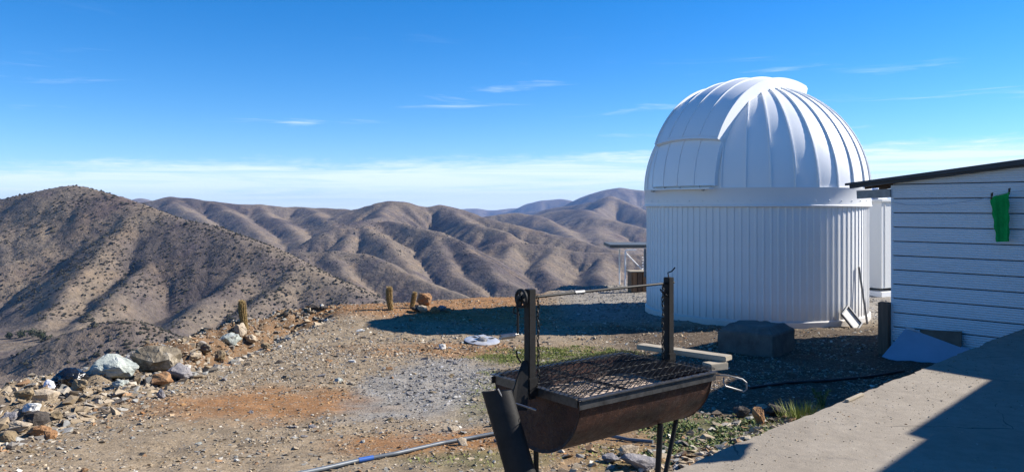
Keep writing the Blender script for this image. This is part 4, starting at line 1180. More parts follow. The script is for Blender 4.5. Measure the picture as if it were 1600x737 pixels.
# posts with collars, spit rod, hand wheel and crank
PH = 0.455
axr = Matrix.Rotation(math.atan2(GE1.y, GE1.x), 3, 'Z')
posts = []
for a_ in (-0.035, GL + 0.035):
    po = MB().box(gp(a_, RD, PH / 2 - 0.02), (0.040, 0.040, PH + 0.04), axr).build('post', M_BLACK, grill, bevel=0.003)
    MB().box(gp(a_, RD, 0.015), (0.054, 0.056, 0.085), axr).build('post_collar', M_BLACK, grill, bevel=0.004)
    posts.append(po)
RZp = PH - 0.035
MB().tube([gp(-0.10, RD, RZp - 0.005), gp(GL / 3, RD, RZp), gp(GL + 0.075, RD, RZp + 0.004)], 0.0065, 8).build('spit_rod', M_BLACK, grill, smooth=True)
MB().tube([gp(0.24, RD, RZp - 0.001), gp(0.30, RD, RZp)], 0.0095, 8).build('rod_clamp', M_GREY, grill)
MB().tube([gp(GL + 0.035, RD, PH), gp(GL + 0.04, RD + 0.01, PH + 0.022), gp(GL + 0.06, RD, PH + 0.03), gp(GL + 0.075, RD - 0.01, PH + 0.05)], 0.0035, 6).build('wire_end', M_BLACK, grill, smooth=True)
# hand wheel: rim, hub and holes between the spokes
wc = gp(-0.085, RD, RZp - 0.004)
wheel = MB()
ax = Vector((GE1.x, GE1.y, 0)); sx_ = Vector((GE2.x, GE2.y, 0)); uz = Vector((0, 0, 1))
WR = 0.042
for k in range(5):
    a_ = 2 * math.pi * k / 5
    d_ = sx_ * math.cos(a_) + uz * math.sin(a_)
    wheel.bar(wc + d_ * 0.006, wc + d_ * (WR - 0.003), 0.017, 0.010, up=tuple(ax))
ringp = [wc + (sx_ * math.cos(2 * math.pi * k / 28) + uz * math.sin(2 * math.pi * k / 28)) * (WR - 0.004) for k in range(28)]
wheel.tube(ringp, 0.0072, 6, closed=True)
wheel.tube([wc - ax * 0.014, wc + ax * 0.014], 0.014, 12)
wheel.build('hand_wheel', M_BLACK, grill, smooth=True)
ck0 = wc - ax * 0.02
MB().tube([ck0, ck0 - uz * 0.02 - ax * 0.004, ck0 - uz * 0.075, ck0 - uz * 0.150, ck0 - uz * 0.158 - ax * 0.008], 0.0055, 8).build('crank_arm', M_BLACK, grill, smooth=True)
hd0 = ck0 - uz * 0.158
MB().tube([hd0, hd0 - ax * 0.10 - uz * 0.004], 0.0055, 8).build('crank_pin', M_STEEL, grill, smooth=True)
spg = []
for k in range(150):
    a_ = k * 2 * math.pi / 10
    spg.append(hd0 - ax * (0.018 + 0.082 * k / 149) + sx_ * 0.0098 * math.cos(a_) + uz * 0.0098 * math.sin(a_) - uz * 0.003)
MB().tube(spg, 0.0028, 5).build('spring_grip', M_STEEL, grill, smooth=True)
MB().tube([wc - ax * 0.012 - uz * 0.036 + sx_ * 0.02, wc - ax * 0.02 - uz * 0.045 + sx_ * 0.028, wc - ax * 0.02 - uz * 0.065 + sx_ * 0.03, wc - uz * 0.075 + sx_ * 0.01], 0.004, 6).build('ratchet_hook', M_BLACK, grill, smooth=True)
# chains
def chain(p0, p1, name):
    b_ = MB(); d = p1 - p0; n_ = int(d.length / 0.0225); d.normalize()
    s1 = d.cross(Vector((GE1.x, GE1.y, 0.2))).normalized(); s2 = d.cross(s1)
    for k in range(n_):
        c_ = p0 + d * (k + 0.5) * 0.0225 + s1 * 0.003 * math.sin(k * 1.3)
        w_ = (s1 if k % 2 else s2)
        w_ = (w_ + 0.35 * (s2 if k % 2 else s1)).normalized()
        lp = [c_ + d * 0.0155 * math.sin(q * math.pi / 5) + w_ * 0.0082 * math.cos(q * math.pi / 5) for q in range(10)]
        b_.tube(lp, 0.0026, 5, closed=True)
    return b_.build(name, M_BLACK, grill, smooth=True)
chain(gp(0.008, RD - 0.004, RZp), gp(0.012, RD - 0.004, 0.03), 'chain')
chain(gp(GL - 0.012, RD, RZp), gp(GL - 0.018, RD - 0.006, 0.02), 'chain')
chain(gp(GL - 0.012, RD + 0.014, RZp - 0.03), gp(GL + 0.016, RD - 0.012, RZp - 0.075), 'chain')
# heavy leg at the left end: a wide dark pipe with a slanting mouth; slim legs elsewhere
lt, lb = P(776, 610, 3.38), P(820, 760, 3.30)
ld = (lb - lt).normalized(); lend = lb + ld * ((lb.z - GG + 0.02) / -ld.z)
gl = Vector(grill.location)
b_ = MB(); n_ = 26; rr = 0.064
s1 = ld.cross(Vector((0, 1, 0))).normalized(); s2 = ld.cross(s1)
for lay, r_ in ((0, rr), (1, rr - 0.006)):
    for end in (0, 1):
        for k in range(n_):
            a_ = 2 * math.pi * k / n_
            off = s1 * math.cos(a_) * r_ + s2 * math.sin(a_) * r_ * 0.8
            p = (lt + ld * (0.016 * math.cos(a_) * (1 if s1.x > 0 else -1))) if end == 0 else lend
            b_.v.append(tuple(p + off - gl))
for lay in (0, 1):
    q = lay * 2 * n_
    for k in range(n_):
        k2 = (k + 1) % n_; b_.f.append((q + k, q + k2, q + n_ + k2, q + n_ + k))
for k in range(n_):
    k2 = (k + 1) % n_
    b_.f.append((k, k2, 2 * n_ + k2, 2 * n_ + k))
b_.build('wide_leg', M_BLACK, grill, smooth=True)
# cap set inside the mouth
b_ = MB(); b_.v = [tuple(lt + ld * 0.035 + s1 * math.cos(2 * math.pi * k / 20) * (rr - 0.007) + s2 * math.sin(2 * math.pi * k / 20) * (rr - 0.007) * 0.8 - gl) for k in range(20)]
b_.f = [tuple(range(20))]; b_.build('leg_cap', M_BLACK, grill, fixn=False)
def legto(a, b, z, px, py, Y, r=0.014, name='leg'):
    p0 = gp(a, b, z); p1 = P(px, py, Y) - gl
    d = (p1 - p0).normalized(); pe = p0 + d * ((p0.z + 0.03) / -d.z)
    return MB().tube([p0, pe], r, 10).build(name, M_BLACK, grill, smooth=True)
legto(0.62, 0.10, -0.225, 1028, 737, 3.75, 0.015)
legto(0.86, 0.20, -0.255, 1040, 737, 3.92, 0.012)
legto(0.10, RD + 0.12, -0.25, 838, 760, 3.75, 0.013)
# black bracket plate with hook by the left post, and a small pull rod
b_ = MB(); bp = [P(816, 562, 3.50), P(826, 565, 3.50), P(823, 640, 3.46), P(803, 640, 3.44), P(800, 612, 3.44), P(808, 585, 3.47)]
b_.plate([p - gl for p in bp], (0.3, -1, 0), 0.012); b_.build('side_bracket', M_BLACK, grill, bevel=0.003)
MB().tube([P(814, 566, 3.49) - gl, P(808, 557, 3.48) - gl, P(807, 547, 3.48) - gl], 0.004, 6).build('bracket_hook', M_BLACK, grill, smooth=True)
MB().tube([P(806, 630, 3.40) - gl, P(838, 640, 3.37) - gl], 0.005, 6).build('pull_rod', M_STEEL, grill, smooth=True)
MB().tube([P(778, 607, 3.33) - gl, P(795, 640, 3.33) - gl, P(812, 678, 3.36) - gl], 0.0035, 6).build('air_wire', M_STEEL, grill, smooth=True)
# looped wire handle at the right end
hp = [P(1107, 585, 3.95), P(1136, 586, 3.93), P(1160, 592, 3.92), P(1166, 597, 3.92), P(1167, 607, 3.92), P(1162, 611, 3.92), P(1134, 603, 3.92), P(1130, 597, 3.92), P(1131, 589, 3.93)]
MB().tube([p - gl for p in hp], 0.0042, 7).build('wire_handle', M_GREY, grill, smooth=True)
# plank lying over the back right corner and a short block under it
pk0, pk1 = gp(GL * 0.50, GW + 0.05, 0.062) + gl, gp(GL + 0.23, 0.20, 0.060) + gl
pk0, pk1 = P(1000, 554, 4.33), P(1139, 577, 3.98)
pk0.z = RIM + 0.048; pk1.z = RIM + 0.048
pk = MB().bar(pk0, pk1, 0.075, 0.026).build('plank', M_PINE, None, bevel=0.003); tag(pk, 'pale wooden plank laid across the back corner of the grill', 'plank')
q0 = P(1104, 588, 3.93); q1 = P(1131, 587, 3.98); q0.z = q1.z = RIM + 0.015
b_ = MB().bar(q0, q1, 0.07, 0.036).build('wood_block', M_PINE, None, bevel=0.003); tag(b_, 'short wooden block wedged under the plank end', 'block')

# ------------------------------------------------------------------ pipe across the yard and other small things
def pipe(name, pxs, r, mat, label, cat, bands=None, lift=0.0):
    pts_ = []
    for (px, py) in pxs:
        q = G(px, py); q.z += r + lift; pts_.append(q)
    dense = []
    for a_, b2 in zip(pts_[:-1], pts_[1:]):
        for k in range(8): dense.append(a_.lerp(b2, k / 8))
    dense.append(pts_[-1])
    e = empty(name, dense[0]); tag(e, label, cat)
    MB().tube([p - dense[0] for p in dense], r, 10).build('tube', mat, e, smooth=True)
    for (i0, i1, m2) in (bands or []):
        MB().tube([p - dense[0] for p in dense[i0:i1 + 1]], r * 1.18, 10).build('coupling', m2, e, smooth=True)
    return e
M_PIPE = simple('blue_grey_pipe', (0.10, 0.12, 0.145), 0.45, var=0.25, scale=10)
pipe('water_pipe', [(430, 752), (505, 736), (560, 723), (620, 712), (690, 696), (740, 687), (780, 679), (850, 668), (915, 676), (980, 690), (1020, 694)], 0.014, M_PIPE, 'blue grey plastic water pipe lying across the yard', 'pipe', [(16, 19, M_BLUE)], 0.006)
pipe('black_cable', [(1170, 608), (1230, 600), (1300, 596), (1360, 590), (1412, 581)], 0.016, simple('black_rubber', (0.02, 0.02, 0.022), 0.6), 'black cable lying on the shaded ground before the shed', 'cable')

# flat metal discs (a drum lid and plates) lying in the yard
dl = G(753, 536)
lid = empty('metal_disc', dl + Vector((0, 0, 0.03))); lid.rotation_euler = (0.10, 0.03, 0.4); tag(lid, 'flat round grey metal disc with cut-outs lying on the ground', 'disc')
M_ZINC = simple('dull_zinc', (0.50, 0.50, 0.50), 0.35, 0.3, var=0.25, scale=14)
MB().lathe([(0.085, 0.018), (0.105, 0.026), (0.27, 0.026), (0.285, 0.016), (0.275, 0.008), (0.085, 0.008)], 40, closed=True).build('plate', M_ZINC, lid, smooth=True)
for a_ in (0.3, 1.9, 3.6): MB().box((0.19 * math.cos(a_), 0.19 * math.sin(a_), 0.028), (0.09, 0.06, 0.004), Matrix.Rotation(a_, 3, 'Z')).build('slot', M_BLACK, lid)
MB().lathe([(0.0, 0.062), (0.05, 0.06), (0.07, 0.05), (0.075, 0.02), (0.0, 0.02)], 20).build('hub', M_GREY, lid, smooth=True)
MB().box((0.02, 0.06, 0.072), (0.13, 0.08, 0.016), Matrix.Rotation(0.4, 3, 'Z')).build('loose_plate', M_ZINC, lid)

# ------------------------------------------------------------------ cacti
t = NT('cactus_skin'); a = t.noise(18, 4, 0.6)
t.color(t.ramp(a, [(0.3, (0.15, 0.115, 0.045)), (0.7, (0.22, 0.165, 0.07))])); t.set(0.8, spec=0.2)
M_CACT = t.m
M_SPINE = simple('golden_spines', (0.52, 0.37, 0.17), 0.8, var=0.25, scale=20)
def cactus(px, py, hpx, lean, curve, label):
    b0 = G(px, py); h = 1.15 * hpx / F * b0.y; r = 0.12 * h
    e = empty('columnar_cactus', b0 - Vector((0, 0, 0.015))); tag(e, label, 'cactus', 'cacti at the rim of the yard')
    b_ = MB(); nr, nk = 16, 26
    rows_ = []
    for i in range(nr + 1):
        v_ = i / nr
        rr_ = r * (0.78 + 0.3 * math.sin(min(v_ * 1.5, 1) * 1.5)) * (1 if v_ < 0.8 else math.sqrt(max(0.0, 1 - ((v_ - 0.8) / 0.2) ** 2)) * 0.96 + 0.04)
        cx_ = lean * h * v_ + curve * h * math.sin(v_ * math.pi)
        rows_.append((cx_, h * v_, rr_))
        for k in range(nk):
            a_ = 2 * math.pi * k / nk
            r2 = rr_ * (1.0 if k % 2 else 0.84)
            b_.v.append((cx_ + r2 * math.cos(a_), r2 * math.sin(a_), h * v_))
    for i in range(nr):
        for k in range(nk):
            k2 = (k + 1) % nk
            b_.f.append((i * nk + k, i * nk + k2, (i + 1) * nk + k2, (i + 1) * nk + k))
    b_.f.append(tuple(nr * nk + k for k in range(nk)))
    b_.build('stem', M_CACT, e, smooth=False)
    s_ = MB()
    for i in range(nr):
        for j in range(3):
            v_ = (i + j / 3) / nr
            q = rows_[i]
            for k in range(1, nk, 2):
                a_ = 2 * math.pi * k / nk
                for _ in range(5):
                    o_ = Vector((q[0] + q[2] * math.cos(a_) * 0.97, q[2] * math.sin(a_) * 0.97, h * v_))
                    d_ = Vector((math.cos(a_) + random.uniform(-.7, .7), math.sin(a_) + random.uniform(-.7, .7), random.uniform(-0.5, 0.9))).normalized()
                    tip = o_ + d_ * random.uniform(0.018, 0.036)
                    w_ = Vector((-math.sin(a_), math.cos(a_), 0)) * 0.0040
                    n0 = len(s_.v); s_.v += [tuple(o_ - w_), tuple(o_ + w_), tuple(tip)]; s_.f.append((n0, n0 + 1, n0 + 2))
    o = s_.build('spines', M_SPINE, e, fixn=False); o['kind'] = 'stuff'
cactus(383, 514, 40, -0.12, -0.02, 'upright green gold cactus alone on the rim of the yard')
cactus(611, 484, 33, -0.06, -0.05, 'taller golden cactus bending left before the far valley')
cactus(643, 482, 24, 0.20, 0.0, 'shorter golden cactus leaning right beside the orange rocks')

# ------------------------------------------------------------------ stones
def rock_mesh(name, seed, npts=14, sub=0, flat=(1, 1, 0.75), rough=0.0):
    r_ = random.Random(seed)
    bm = bmesh.new()
    for _ in range(npts):
        v = Vector((r_.gauss(0, 1), r_.gauss(0, 1), r_.gauss(0, 1))).normalized() * r_.uniform(0.78, 1.0)
        bm.verts.new((v.x * flat[0], v.y * flat[1], v.z * flat[2]))
    res = bmesh.ops.convex_hull(bm, input=bm.verts)
    bmesh.ops.delete(bm, geom=[g for g in res['geom_interior'] if isinstance(g, bmesh.types.BMVert)], context='VERTS')
    if sub:
        bmesh.ops.bevel(bm, geom=list(bm.edges), offset=0.07, segments=1, affect='EDGES', clamp_overlap=True)
        bmesh.ops.triangulate(bm, faces=bm.faces)
        bmesh.ops.subdivide_edges(bm, edges=bm.edges, cuts=sub, use_grid_fill=True)
        for v in bm.verts:
            n_ = mnoise.fractal(v.co * 1.9 + Vector((seed * 3.1, 0, 0)), 0.8, 2.1, 4)
            v.co += v.co.normalized() * rough * n_
    bmesh.ops.triangulate(bm, faces=bm.faces)
    me = bpy.data.meshes.new(name); bm.to_mesh(me); bm.free()
    me.shade_flat()
    return me
def rock_mat(name, c0, c1, c2, vein=0.0, scale=3.0):
    t = NT(name)
    a = t.noise(scale, 7, 0.68, 0.5); b = t.noise(scale * 8, 5, 0.7)
    col = t.ramp(a, [(0.30, c0), (0.50, c1), (0.68, c2)])
    col = t.mix(1.0, col, t.ramp(b, [(0.3, 0.72), (0.7, 1.2)]), 'MULTIPLY')
    t.color(col); t.set(0.9, spec=0.2); t.bump(t.math('ADD', a, t.math('MULTIPLY', b, 0.5)), 0.05, 0.7)
    return t.m
RM = {
    'greenwhite': rock_mat('pale_green_rock', (0.17, 0.20, 0.19), (0.40, 0.43, 0.39), (0.66, 0.66, 0.60)),
    'mottled': rock_mat('mottled_rock', (0.053, 0.048, 0.039), (0.206, 0.170, 0.120), (0.457, 0.407, 0.323), scale=4),
    'grey': rock_mat('violet_grey_rock', (0.152, 0.144, 0.155), (0.252, 0.237, 0.239), (0.381, 0.355, 0.330)),
    'orange': rock_mat('orange_rock', (0.213, 0.104, 0.046), (0.320, 0.178, 0.088), (0.427, 0.311, 0.197)),
    'cream': rock_mat('cream_rock', (0.274, 0.215, 0.148), (0.419, 0.340, 0.246), (0.503, 0.444, 0.351)),
    'tan': rock_mat('tan_rock', (0.145, 0.107, 0.063), (0.244, 0.185, 0.112), (0.335, 0.274, 0.190)),
    'dark': rock_mat('dark_rock', (0.034, 0.031, 0.028), (0.069, 0.059, 0.051), (0.114, 0.096, 0.081)),
    'white': rock_mat('white_quartz', (0.48, 0.47, 0.44), (0.62, 0.61, 0.57), (0.74, 0.73, 0.69)),
}
def boulder(px, py, wpx, hpx, kind, label, seed, rot=None, cat='rock', group=None, flat=None, sub=2, rough=0.16, sink=0.12):
    """rock whose foot is seen at photo column px, row py"""
    b0 = G(px, py)
    sc = b0.y / F
    w_, h_ = wpx * sc / 2, hpx * sc / 2
    me = rock_mesh('rock', seed, 16, sub, (1, 1, 1), rough)
    vs = np.array([v.co[:] for v in me.vertices])
    vs -= (vs.max(0) + vs.min(0)) / 2; vs /= np.abs(vs).max(0)
    vs[:, 0] *= w_; vs[:, 1] *= w_ * 0.85; vs[:, 2] *= h_ * (1 + sink)
    vs[:, 2] += h_ * (1 - sink)
    me.vertices.foreach_set('co', vs.astype(np.float32).ravel()); me.update()
    me.materials.append(RM[kind])
    o = bpy.data.objects.new('rock', me); o.location = b0 + Vector((0, w_ * 0.4, 0))
    tag(o, label, cat, group)
    return link(o)
GRP = 'rocks lining the left rim'
boulder(172, 594, 72, 38, 'greenwhite', 'large pale green and white boulder beside black bag', 3, group=GRP)
boulder(236, 583, 70, 40, 'mottled', 'mottled dark and cream boulder behind the grey one', 8, group=GRP)
boulder(206, 576, 20, 22, 'white', 'small white rock standing between the two big boulders', 12, group=GRP)
boulder(277, 596, 42, 28, 'grey', 'rounded violet grey boulder right of the orange stone', 5, group=GRP)
boulder(250, 604, 36, 22, 'orange', 'orange stone in front of the mottled boulder', 15, group=GRP)
boulder(123, 609, 28, 16, 'tan', 'tan slab stone leaning before the black bag', 22, group=GRP)
boulder(66, 629, 40, 20, 'cream', 'cream rock below the white bag at left', 31, group=GRP)
boulder(36, 628, 30, 20, 'tan', 'tan grey rock near the left picture edge', 33, group=GRP)
boulder(46, 645, 26, 15, 'white', 'whitish stone in front of the cream rock at left', 35, group=GRP)
boulder(52, 664, 44, 20, 'dark', 'dark greenish rock in the pile at far left', 36, group=GRP)
boulder(30, 675, 34, 18, 'cream', 'cream stone left of the pinkish rocks at far left', 37, group=GRP)
boulder(60, 681, 32, 16, 'orange', 'pinkish orange rock at the foot of the left pile', 38, group=GRP)
boulder(75, 686, 22, 14, 'orange', 'small rusty stone beside the pinkish orange rock', 39, group=GRP)
boulder(8, 690, 30, 16, 'tan', 'tan stone cut by the left picture edge', 40, group=GRP)
boulder(12, 660, 24, 14, 'grey', 'grey stone at the left picture edge', 61, group=GRP)
boulder(85, 655, 22, 12, 'tan', 'flat tan stone right of the dark greenish rock', 62, group=GRP)
boulder(250, 622, 16, 14, 'grey', 'small bluish wedge stone below the orange stone', 41, group=GRP)
boulder(213, 602, 14, 14, 'tan', 'small tan stone at the foot of the mottled boulder', 42, group=GRP)
boulder(185, 606, 26, 12, 'greenwhite', 'low greenish stone at the foot of the pale boulder', 43, group=GRP)
boulder(375, 528, 18, 22, 'cream', 'cream standing stone below the lone cactus', 44, group=GRP, flat=(0.6, 1, 1))
boulder(390, 536, 24, 14, 'cream', 'cream stone lying right of the standing stone', 45, group=GRP)
boulder(356, 540, 32, 18, 'greenwhite', 'pale green rock left of the cream standing stone', 46, group=GRP)
boulder(318, 552, 24, 16, 'mottled', 'mottled stone in rubble between boulders and cactus', 47, group=GRP)
boulder(338, 562, 26, 14, 'tan', 'tan stone in the rubble left of cactus', 48, group=GRP)
boulder(300, 566, 22, 14, 'cream', 'cream chip above the violet grey boulder', 49, group=GRP)
boulder(414, 545, 16, 10, 'tan', 'small tan stone right of the cream stones', 50, group=GRP)
G2 = 'orange rocks at the far rim'
boulder(663, 478, 24, 20, 'orange', 'blocky orange rock on top of the far rock heap', 51, group=G2)
boulder(660, 488, 16, 11, 'cream', 'cream rock at the front left of the far heap', 52, group=G2)
boulder(679, 489, 16, 11, 'orange', 'round orange rock at the front of the far heap', 53, group=G2)
boulder(651, 487, 20, 9, 'dark', 'dark flat rock at the left of the far heap', 54, group=G2)
boulder(690, 486, 14, 9, 'grey', 'grey rock at the right of the far heap', 55, group=G2)
boulder(700, 487, 12, 6, 'tan', 'low tan rock right end of the far heap', 56, group=G2)
boulder(691, 546, 12, 9, 'white', 'small whitish stone before the observatory shadow', 57, cat='stone')
boulder(491, 484, 16, 8, 'dark', 'dark rock at the crest of the orange berm', 58)
boulder(503, 484, 18, 6, 'dark', 'flat black rock at the crest right of the dark rock', 59)
boulder(563, 518, 14, 4, 'white', 'flat white stone at the tip of observatory shadow', 60, cat='stone')
G3 = 'stones beside the terrace edge'
boulder(1186, 664, 20, 28, 'orange', 'upright brown stone at the terrace edge', 71, group=G3)
boulder(1160, 652, 26, 16, 'dark', 'dark stone left of the upright brown one', 72, group=G3)
boulder(1214, 650, 34, 16, 'dark', 'dark flat stone by the grass at the terrace', 73, group=G3)
boulder(1192, 640, 22, 8, 'cream', 'pale flat stone lit at the edge of shed shadow', 74, group=G3)
boulder(1000, 733, 60, 20, 'grey', 'long grey slab stone behind the grill legs', 75, group=G3)
boulder(985, 712, 34, 16, 'cream', 'cream stone above the long grey slab stone', 76, group=G3)
boulder(955, 724, 30, 14, 'grey', 'bluish flat stone left of the long slab stone', 77, group=G3)
boulder(1012, 668, 24, 12, 'orange', 'brown blocky stone under the grill drum', 78, group=G3)

# black rubbish bag and a scrap of white plastic among the rocks
def bag(name, px, py, wpx, hpx, mat, label, seed):
    b0 = G(px, py); sc = b0.y / F
    bm = bmesh.new(); bmesh.ops.create_icosphere(bm, subdivisions=4, radius=1.0)
    for v in bm.verts:
        c_ = v.co.copy()
        n_ = mnoise.noise(c_ * 1.6 + Vector((seed, 0, 0))) * 0.25 + abs(mnoise.noise(c_ * 4.2 + Vector((0, seed, 0)))) * -0.28 + abs(mnoise.noise(c_ * 9.0)) * -0.10
        v.co = c_ * (1 + n_)
        v.co.x *= wpx * sc / 2; v.co.y *= wpx * sc / 2.4
        v.co.z = (v.co.z * 0.62 + 0.42) * hpx * sc
        if v.co.z < 0: v.co.z *= 0.3
    me = bpy.data.meshes.new(name); bm.to_mesh(me); bm.free(); me.materials.append(mat); me.shade_smooth()
    o = bpy.data.objects.new(name, me); o.location = b0 + Vector((0, 0.12, 0)); tag(o, label, 'bag'); return link(o)
bag('rubbish_bag', 99, 608, 54, 28, simple('black_plastic_film', (0.010, 0.011, 0.013), 0.18, var=0.2, spec=0.6, bump=0.6, bscale=14, bdist=0.03), 'shiny black rubbish bag among the rim rocks', 4.0)
bag('white_bag', 66, 612, 18, 15, simple('white_plastic_film', (0.66, 0.68, 0.74), 0.35, var=0.1, bump=0.6, bscale=14, bdist=0.03), 'crumpled white plastic bag left of the black one', 9.0)

# loose stones in the yard: the largest as single stones, the rest as gravel
pal = np.array([[0.29, 0.235, 0.165], [0.225, 0.175, 0.115], [0.33, 0.29, 0.23], [0.20, 0.18, 0.155], [0.23, 0.225, 0.205], [0.25, 0.15, 0.08], [0.12, 0.095, 0.07], [0.44, 0.41, 0.35], [0.165, 0.16, 0.145]])
pw = np.array([0.21, 0.19, 0.14, 0.13, 0.09, 0.07, 0.08, 0.04, 0.05])
def scatter(n, x0, x1, y0, y1, dens):
    x = rng.uniform(x0, x1, n); y = rng.uniform(y0, y1, n)
    k = rng.random(n) < dens(x, y)
    x, y = x[k], y[k]
    k = (slab_side(x, y) < -0.03) & (np.hypot(x - DCX, y - DCY) > DR + 0.05) & ~(((x - SH_L.x) * SH_N.x + (y - SH_L.y) * SH_N.y < 0.04) & (x > 4.5) & ((x - SH_L.x) * SH_D.x + (y - SH_L.y) * SH_D.y > -0.05) & (y < 14.5))
    return x[k], y[k]
def d_gravel(x, y):
    n_ = fbm(x * 0.9, y * 0.9, 4, 0.6, seed=140)
    g, o_, v, dk = zone(x, y)
    d = 0.50 + 1.1 * n_ + 0.25 * g - 0.35 * o_ * (y < 14) + 0.4 * sstep(-2.4, -3.4, x) - 0.25 * dk
    d = d + 0.7 * np.exp(-((x + 2.0) / 1.6) ** 2 - ((y - 11.0) / 1.8) ** 2) + 1.2 * np.exp(-((slab_side(x, y) + 0.25) / 0.35) ** 2) * (y < 8)
    return np.clip(d, 0.05, 1)
protos = []
for k in range(10):
    me = rock_mesh('p', 300 + k, 9, 0, (1.0, 0.8, 0.55))
    vs = np.array([v.co[:] for v in me.vertices]); fs = np.array([p.vertices[:] for p in me.polygons])
    protos.append((vs, fs)); bpy.data.meshes.remove(me)
t = NT('gravel_stone')
a = t.noise(40, 5, 0.7)
t.color(t.mix(1.0, t.attr(), t.ramp(a, [(0.3, 0.72), (0.7, 1.2)]), 'MULTIPLY')); t.set(0.9, spec=0.2); t.bump(a, 0.01, 0.4)
M_GRAVEL = t.m
def gravel(name, x, y, size, label, colfun=None):
    n = len(x); z = ground_np(x, y)
    which = rng.integers(0, len(protos), n)
    ci = rng.choice(len(pal), n, p=pw); cc = pal[ci] * rng.uniform(0.9, 1.45, n)[:, None]
    if colfun is not None: cc = colfun(x, y, cc)
    VS, FS, CS = [], [], []; base = 0
    for k, (vs, fs) in enumerate(protos):
        m = which == k; nk_ = int(m.sum())
        if not nk_: continue
        an = rng.random(nk_) * 6.283; tl_ = rng.normal(0, 0.25, (nk_, 2))
        c_, s_ = np.cos(an)[:, None], np.sin(an)[:, None]; sz = size[m][:, None]
        X = vs[None, :, 0] * c_ - vs[None, :, 1] * s_; Y = vs[None, :, 0] * s_ + vs[None, :, 1] * c_
        Z = vs[None, :, 2] * rng.uniform(0.6, 1.3, nk_)[:, None] + X * tl_[:, :1] + Y * tl_[:, 1:]
        V = np.stack([X * sz + x[m][:, None], Y * sz + y[m][:, None], Z * sz + z[m][:, None] + 0.05 * sz], -1)
        VS.append(V.reshape(-1, 3)); FS.append((fs[None] + base + len(vs) * np.arange(nk_)[:, None, None]).reshape(-1, 3))
        CS.append(np.repeat(cc[m], len(vs), 0)); base += nk_ * len(vs)
    o = np_mesh(name, np.concatenate(VS), np.concatenate(FS), M_GRAVEL, np.concatenate(CS), smooth=False)
    tag(o, label, 'gravel', kind='stuff'); return o
def greyer(x, y, cc):
    g, o_, v, dk = zone(x, y)
    gr = cc.mean(1, keepdims=True) * np.array([[0.98, 0.97, 0.97]])
    cc = cc + (gr - cc) * (0.85 * g)[:, None]
    w = (o_ * (1 - g) * (rng.random(len(x)) < 0.6))[:, None]
    return cc + (cc * np.array([[1.08, 0.80, 0.52]]) - cc) * w
x, y = scatter(70000, -6.0, 4.6, 3.6, 12.0, d_gravel)
gravel('gravel', x, y, np.clip(rng.gamma(3.0, 0.0042, len(x)) + 0.003, 0.004, 0.040), 'small loose pebbles strewn over the near yard', greyer)
x, y = scatter(46000, -6.0, 9.0, 11.0, 22.5, d_gravel)
gravel('gravel', x, y, np.clip(rng.gamma(3.0, 0.0062, len(x)) + 0.005, 0.006, 0.05), 'small loose pebbles strewn over the far yard', greyer)
x, y = scatter(5200, -5.6, -3.6, 5.0, 16.5, lambda x, y: np.clip(0.6 + fbm(x * 1.2, y * 1.2, 3, seed=150), 0, 1))
gravel('rubble', x, y, np.clip(rng.gamma(2.5, 0.016, len(x)) + 0.012, 0.015, 0.11), 'broken stones heaped along the left rim')
x, y = scatter(3000, 0.0, 3.2, 4.2, 7.2, lambda x, y: np.clip(1.25 * np.exp(-((slab_side(x, y) + 0.38) / 0.45) ** 2), 0, 1))
gravel('rubble', x, y, np.clip(rng.gamma(3.0, 0.011, len(x)) + 0.012, 0.015, 0.075), 'rounded stones heaped along the terrace edge')
# drifted grit on the terrace
n_g = 2600
ga_ = rng.uniform(-1.0, 7.5, n_g); gb_ = rng.gamma(1.2, 0.55, n_g) + 0.03
gx2 = SL_A.x + SL_D.x * ga_ + SL_N.x * gb_; gy2 = SL_A.y + SL_D.y * ga_ + SL_N.y * gb_
_gsave = ground_np
ground_np = lambda x, y, fine=True: np.full(np.shape(x), SLAB_Z)
gravel('grit', gx2, gy2, np.clip(rng.gamma(2.0, 0.0022, n_g) + 0.0015, 0.002, 0.013), 'fine grit scattered over the terrace slab')
ground_np = _gsave
# single stones
smesh = []
for k in range(8):
    smesh.append(rock_mesh('stone', 500 + k, 12, 1, (1.0, 0.82, 0.6), 0.10))
kinds = ['tan', 'cream', 'grey', 'orange', 'dark', 'white', 'greenwhite', 'mottled']
kname = {'tan': 'tan', 'cream': 'cream', 'grey': 'grey', 'orange': 'rusty orange', 'dark': 'dark brown', 'white': 'white', 'greenwhite': 'pale green', 'mottled': 'mottled'}
pk_ = [0.28, 0.17, 0.20, 0.09, 0.09, 0.05, 0.06, 0.06]
stone_var = {}
for k in range(8):
    for kd in kinds:
        m2 = smesh[k].copy(); m2.materials.append(RM[kd]); stone_var[(k, kd)] = m2
LM = [('the black rubbish bag', G(99, 608)), ('the pale green boulder', G(172, 594)), ('the violet grey boulder', G(277, 596)), ('the lone cactus', G(383, 514)), ('the flat metal disc', dl),
      ('the observatory shadow tip', G(575, 515)), ('the blue pipe coupling', G(560, 723)), ('the wide grill leg', G(800, 720)), ('the grey gravel patch', Vector((-0.85, 8.6, 0))), ('the orange earth patch', Vector((-2.2, 7.5, 0))),
      ('the green grass patch', Vector((0.7, 10.9, 0))), ('the leafy weeds', Vector((1.75, 6.15, 0))), ('the long slab stone', G(1000, 733)), ('the tan stone at the picture edge', G(10, 695)), ('the concrete block', Vector((3.62, 11.45, 0))),
      ('the cream standing stone', G(375, 528)), ('the bare tan ground at bottom left', G(300, 730)), ('the middle of the yard', Vector((-2.0, 10.5, 0))), ('the upright brown stone', G(1186, 664))]
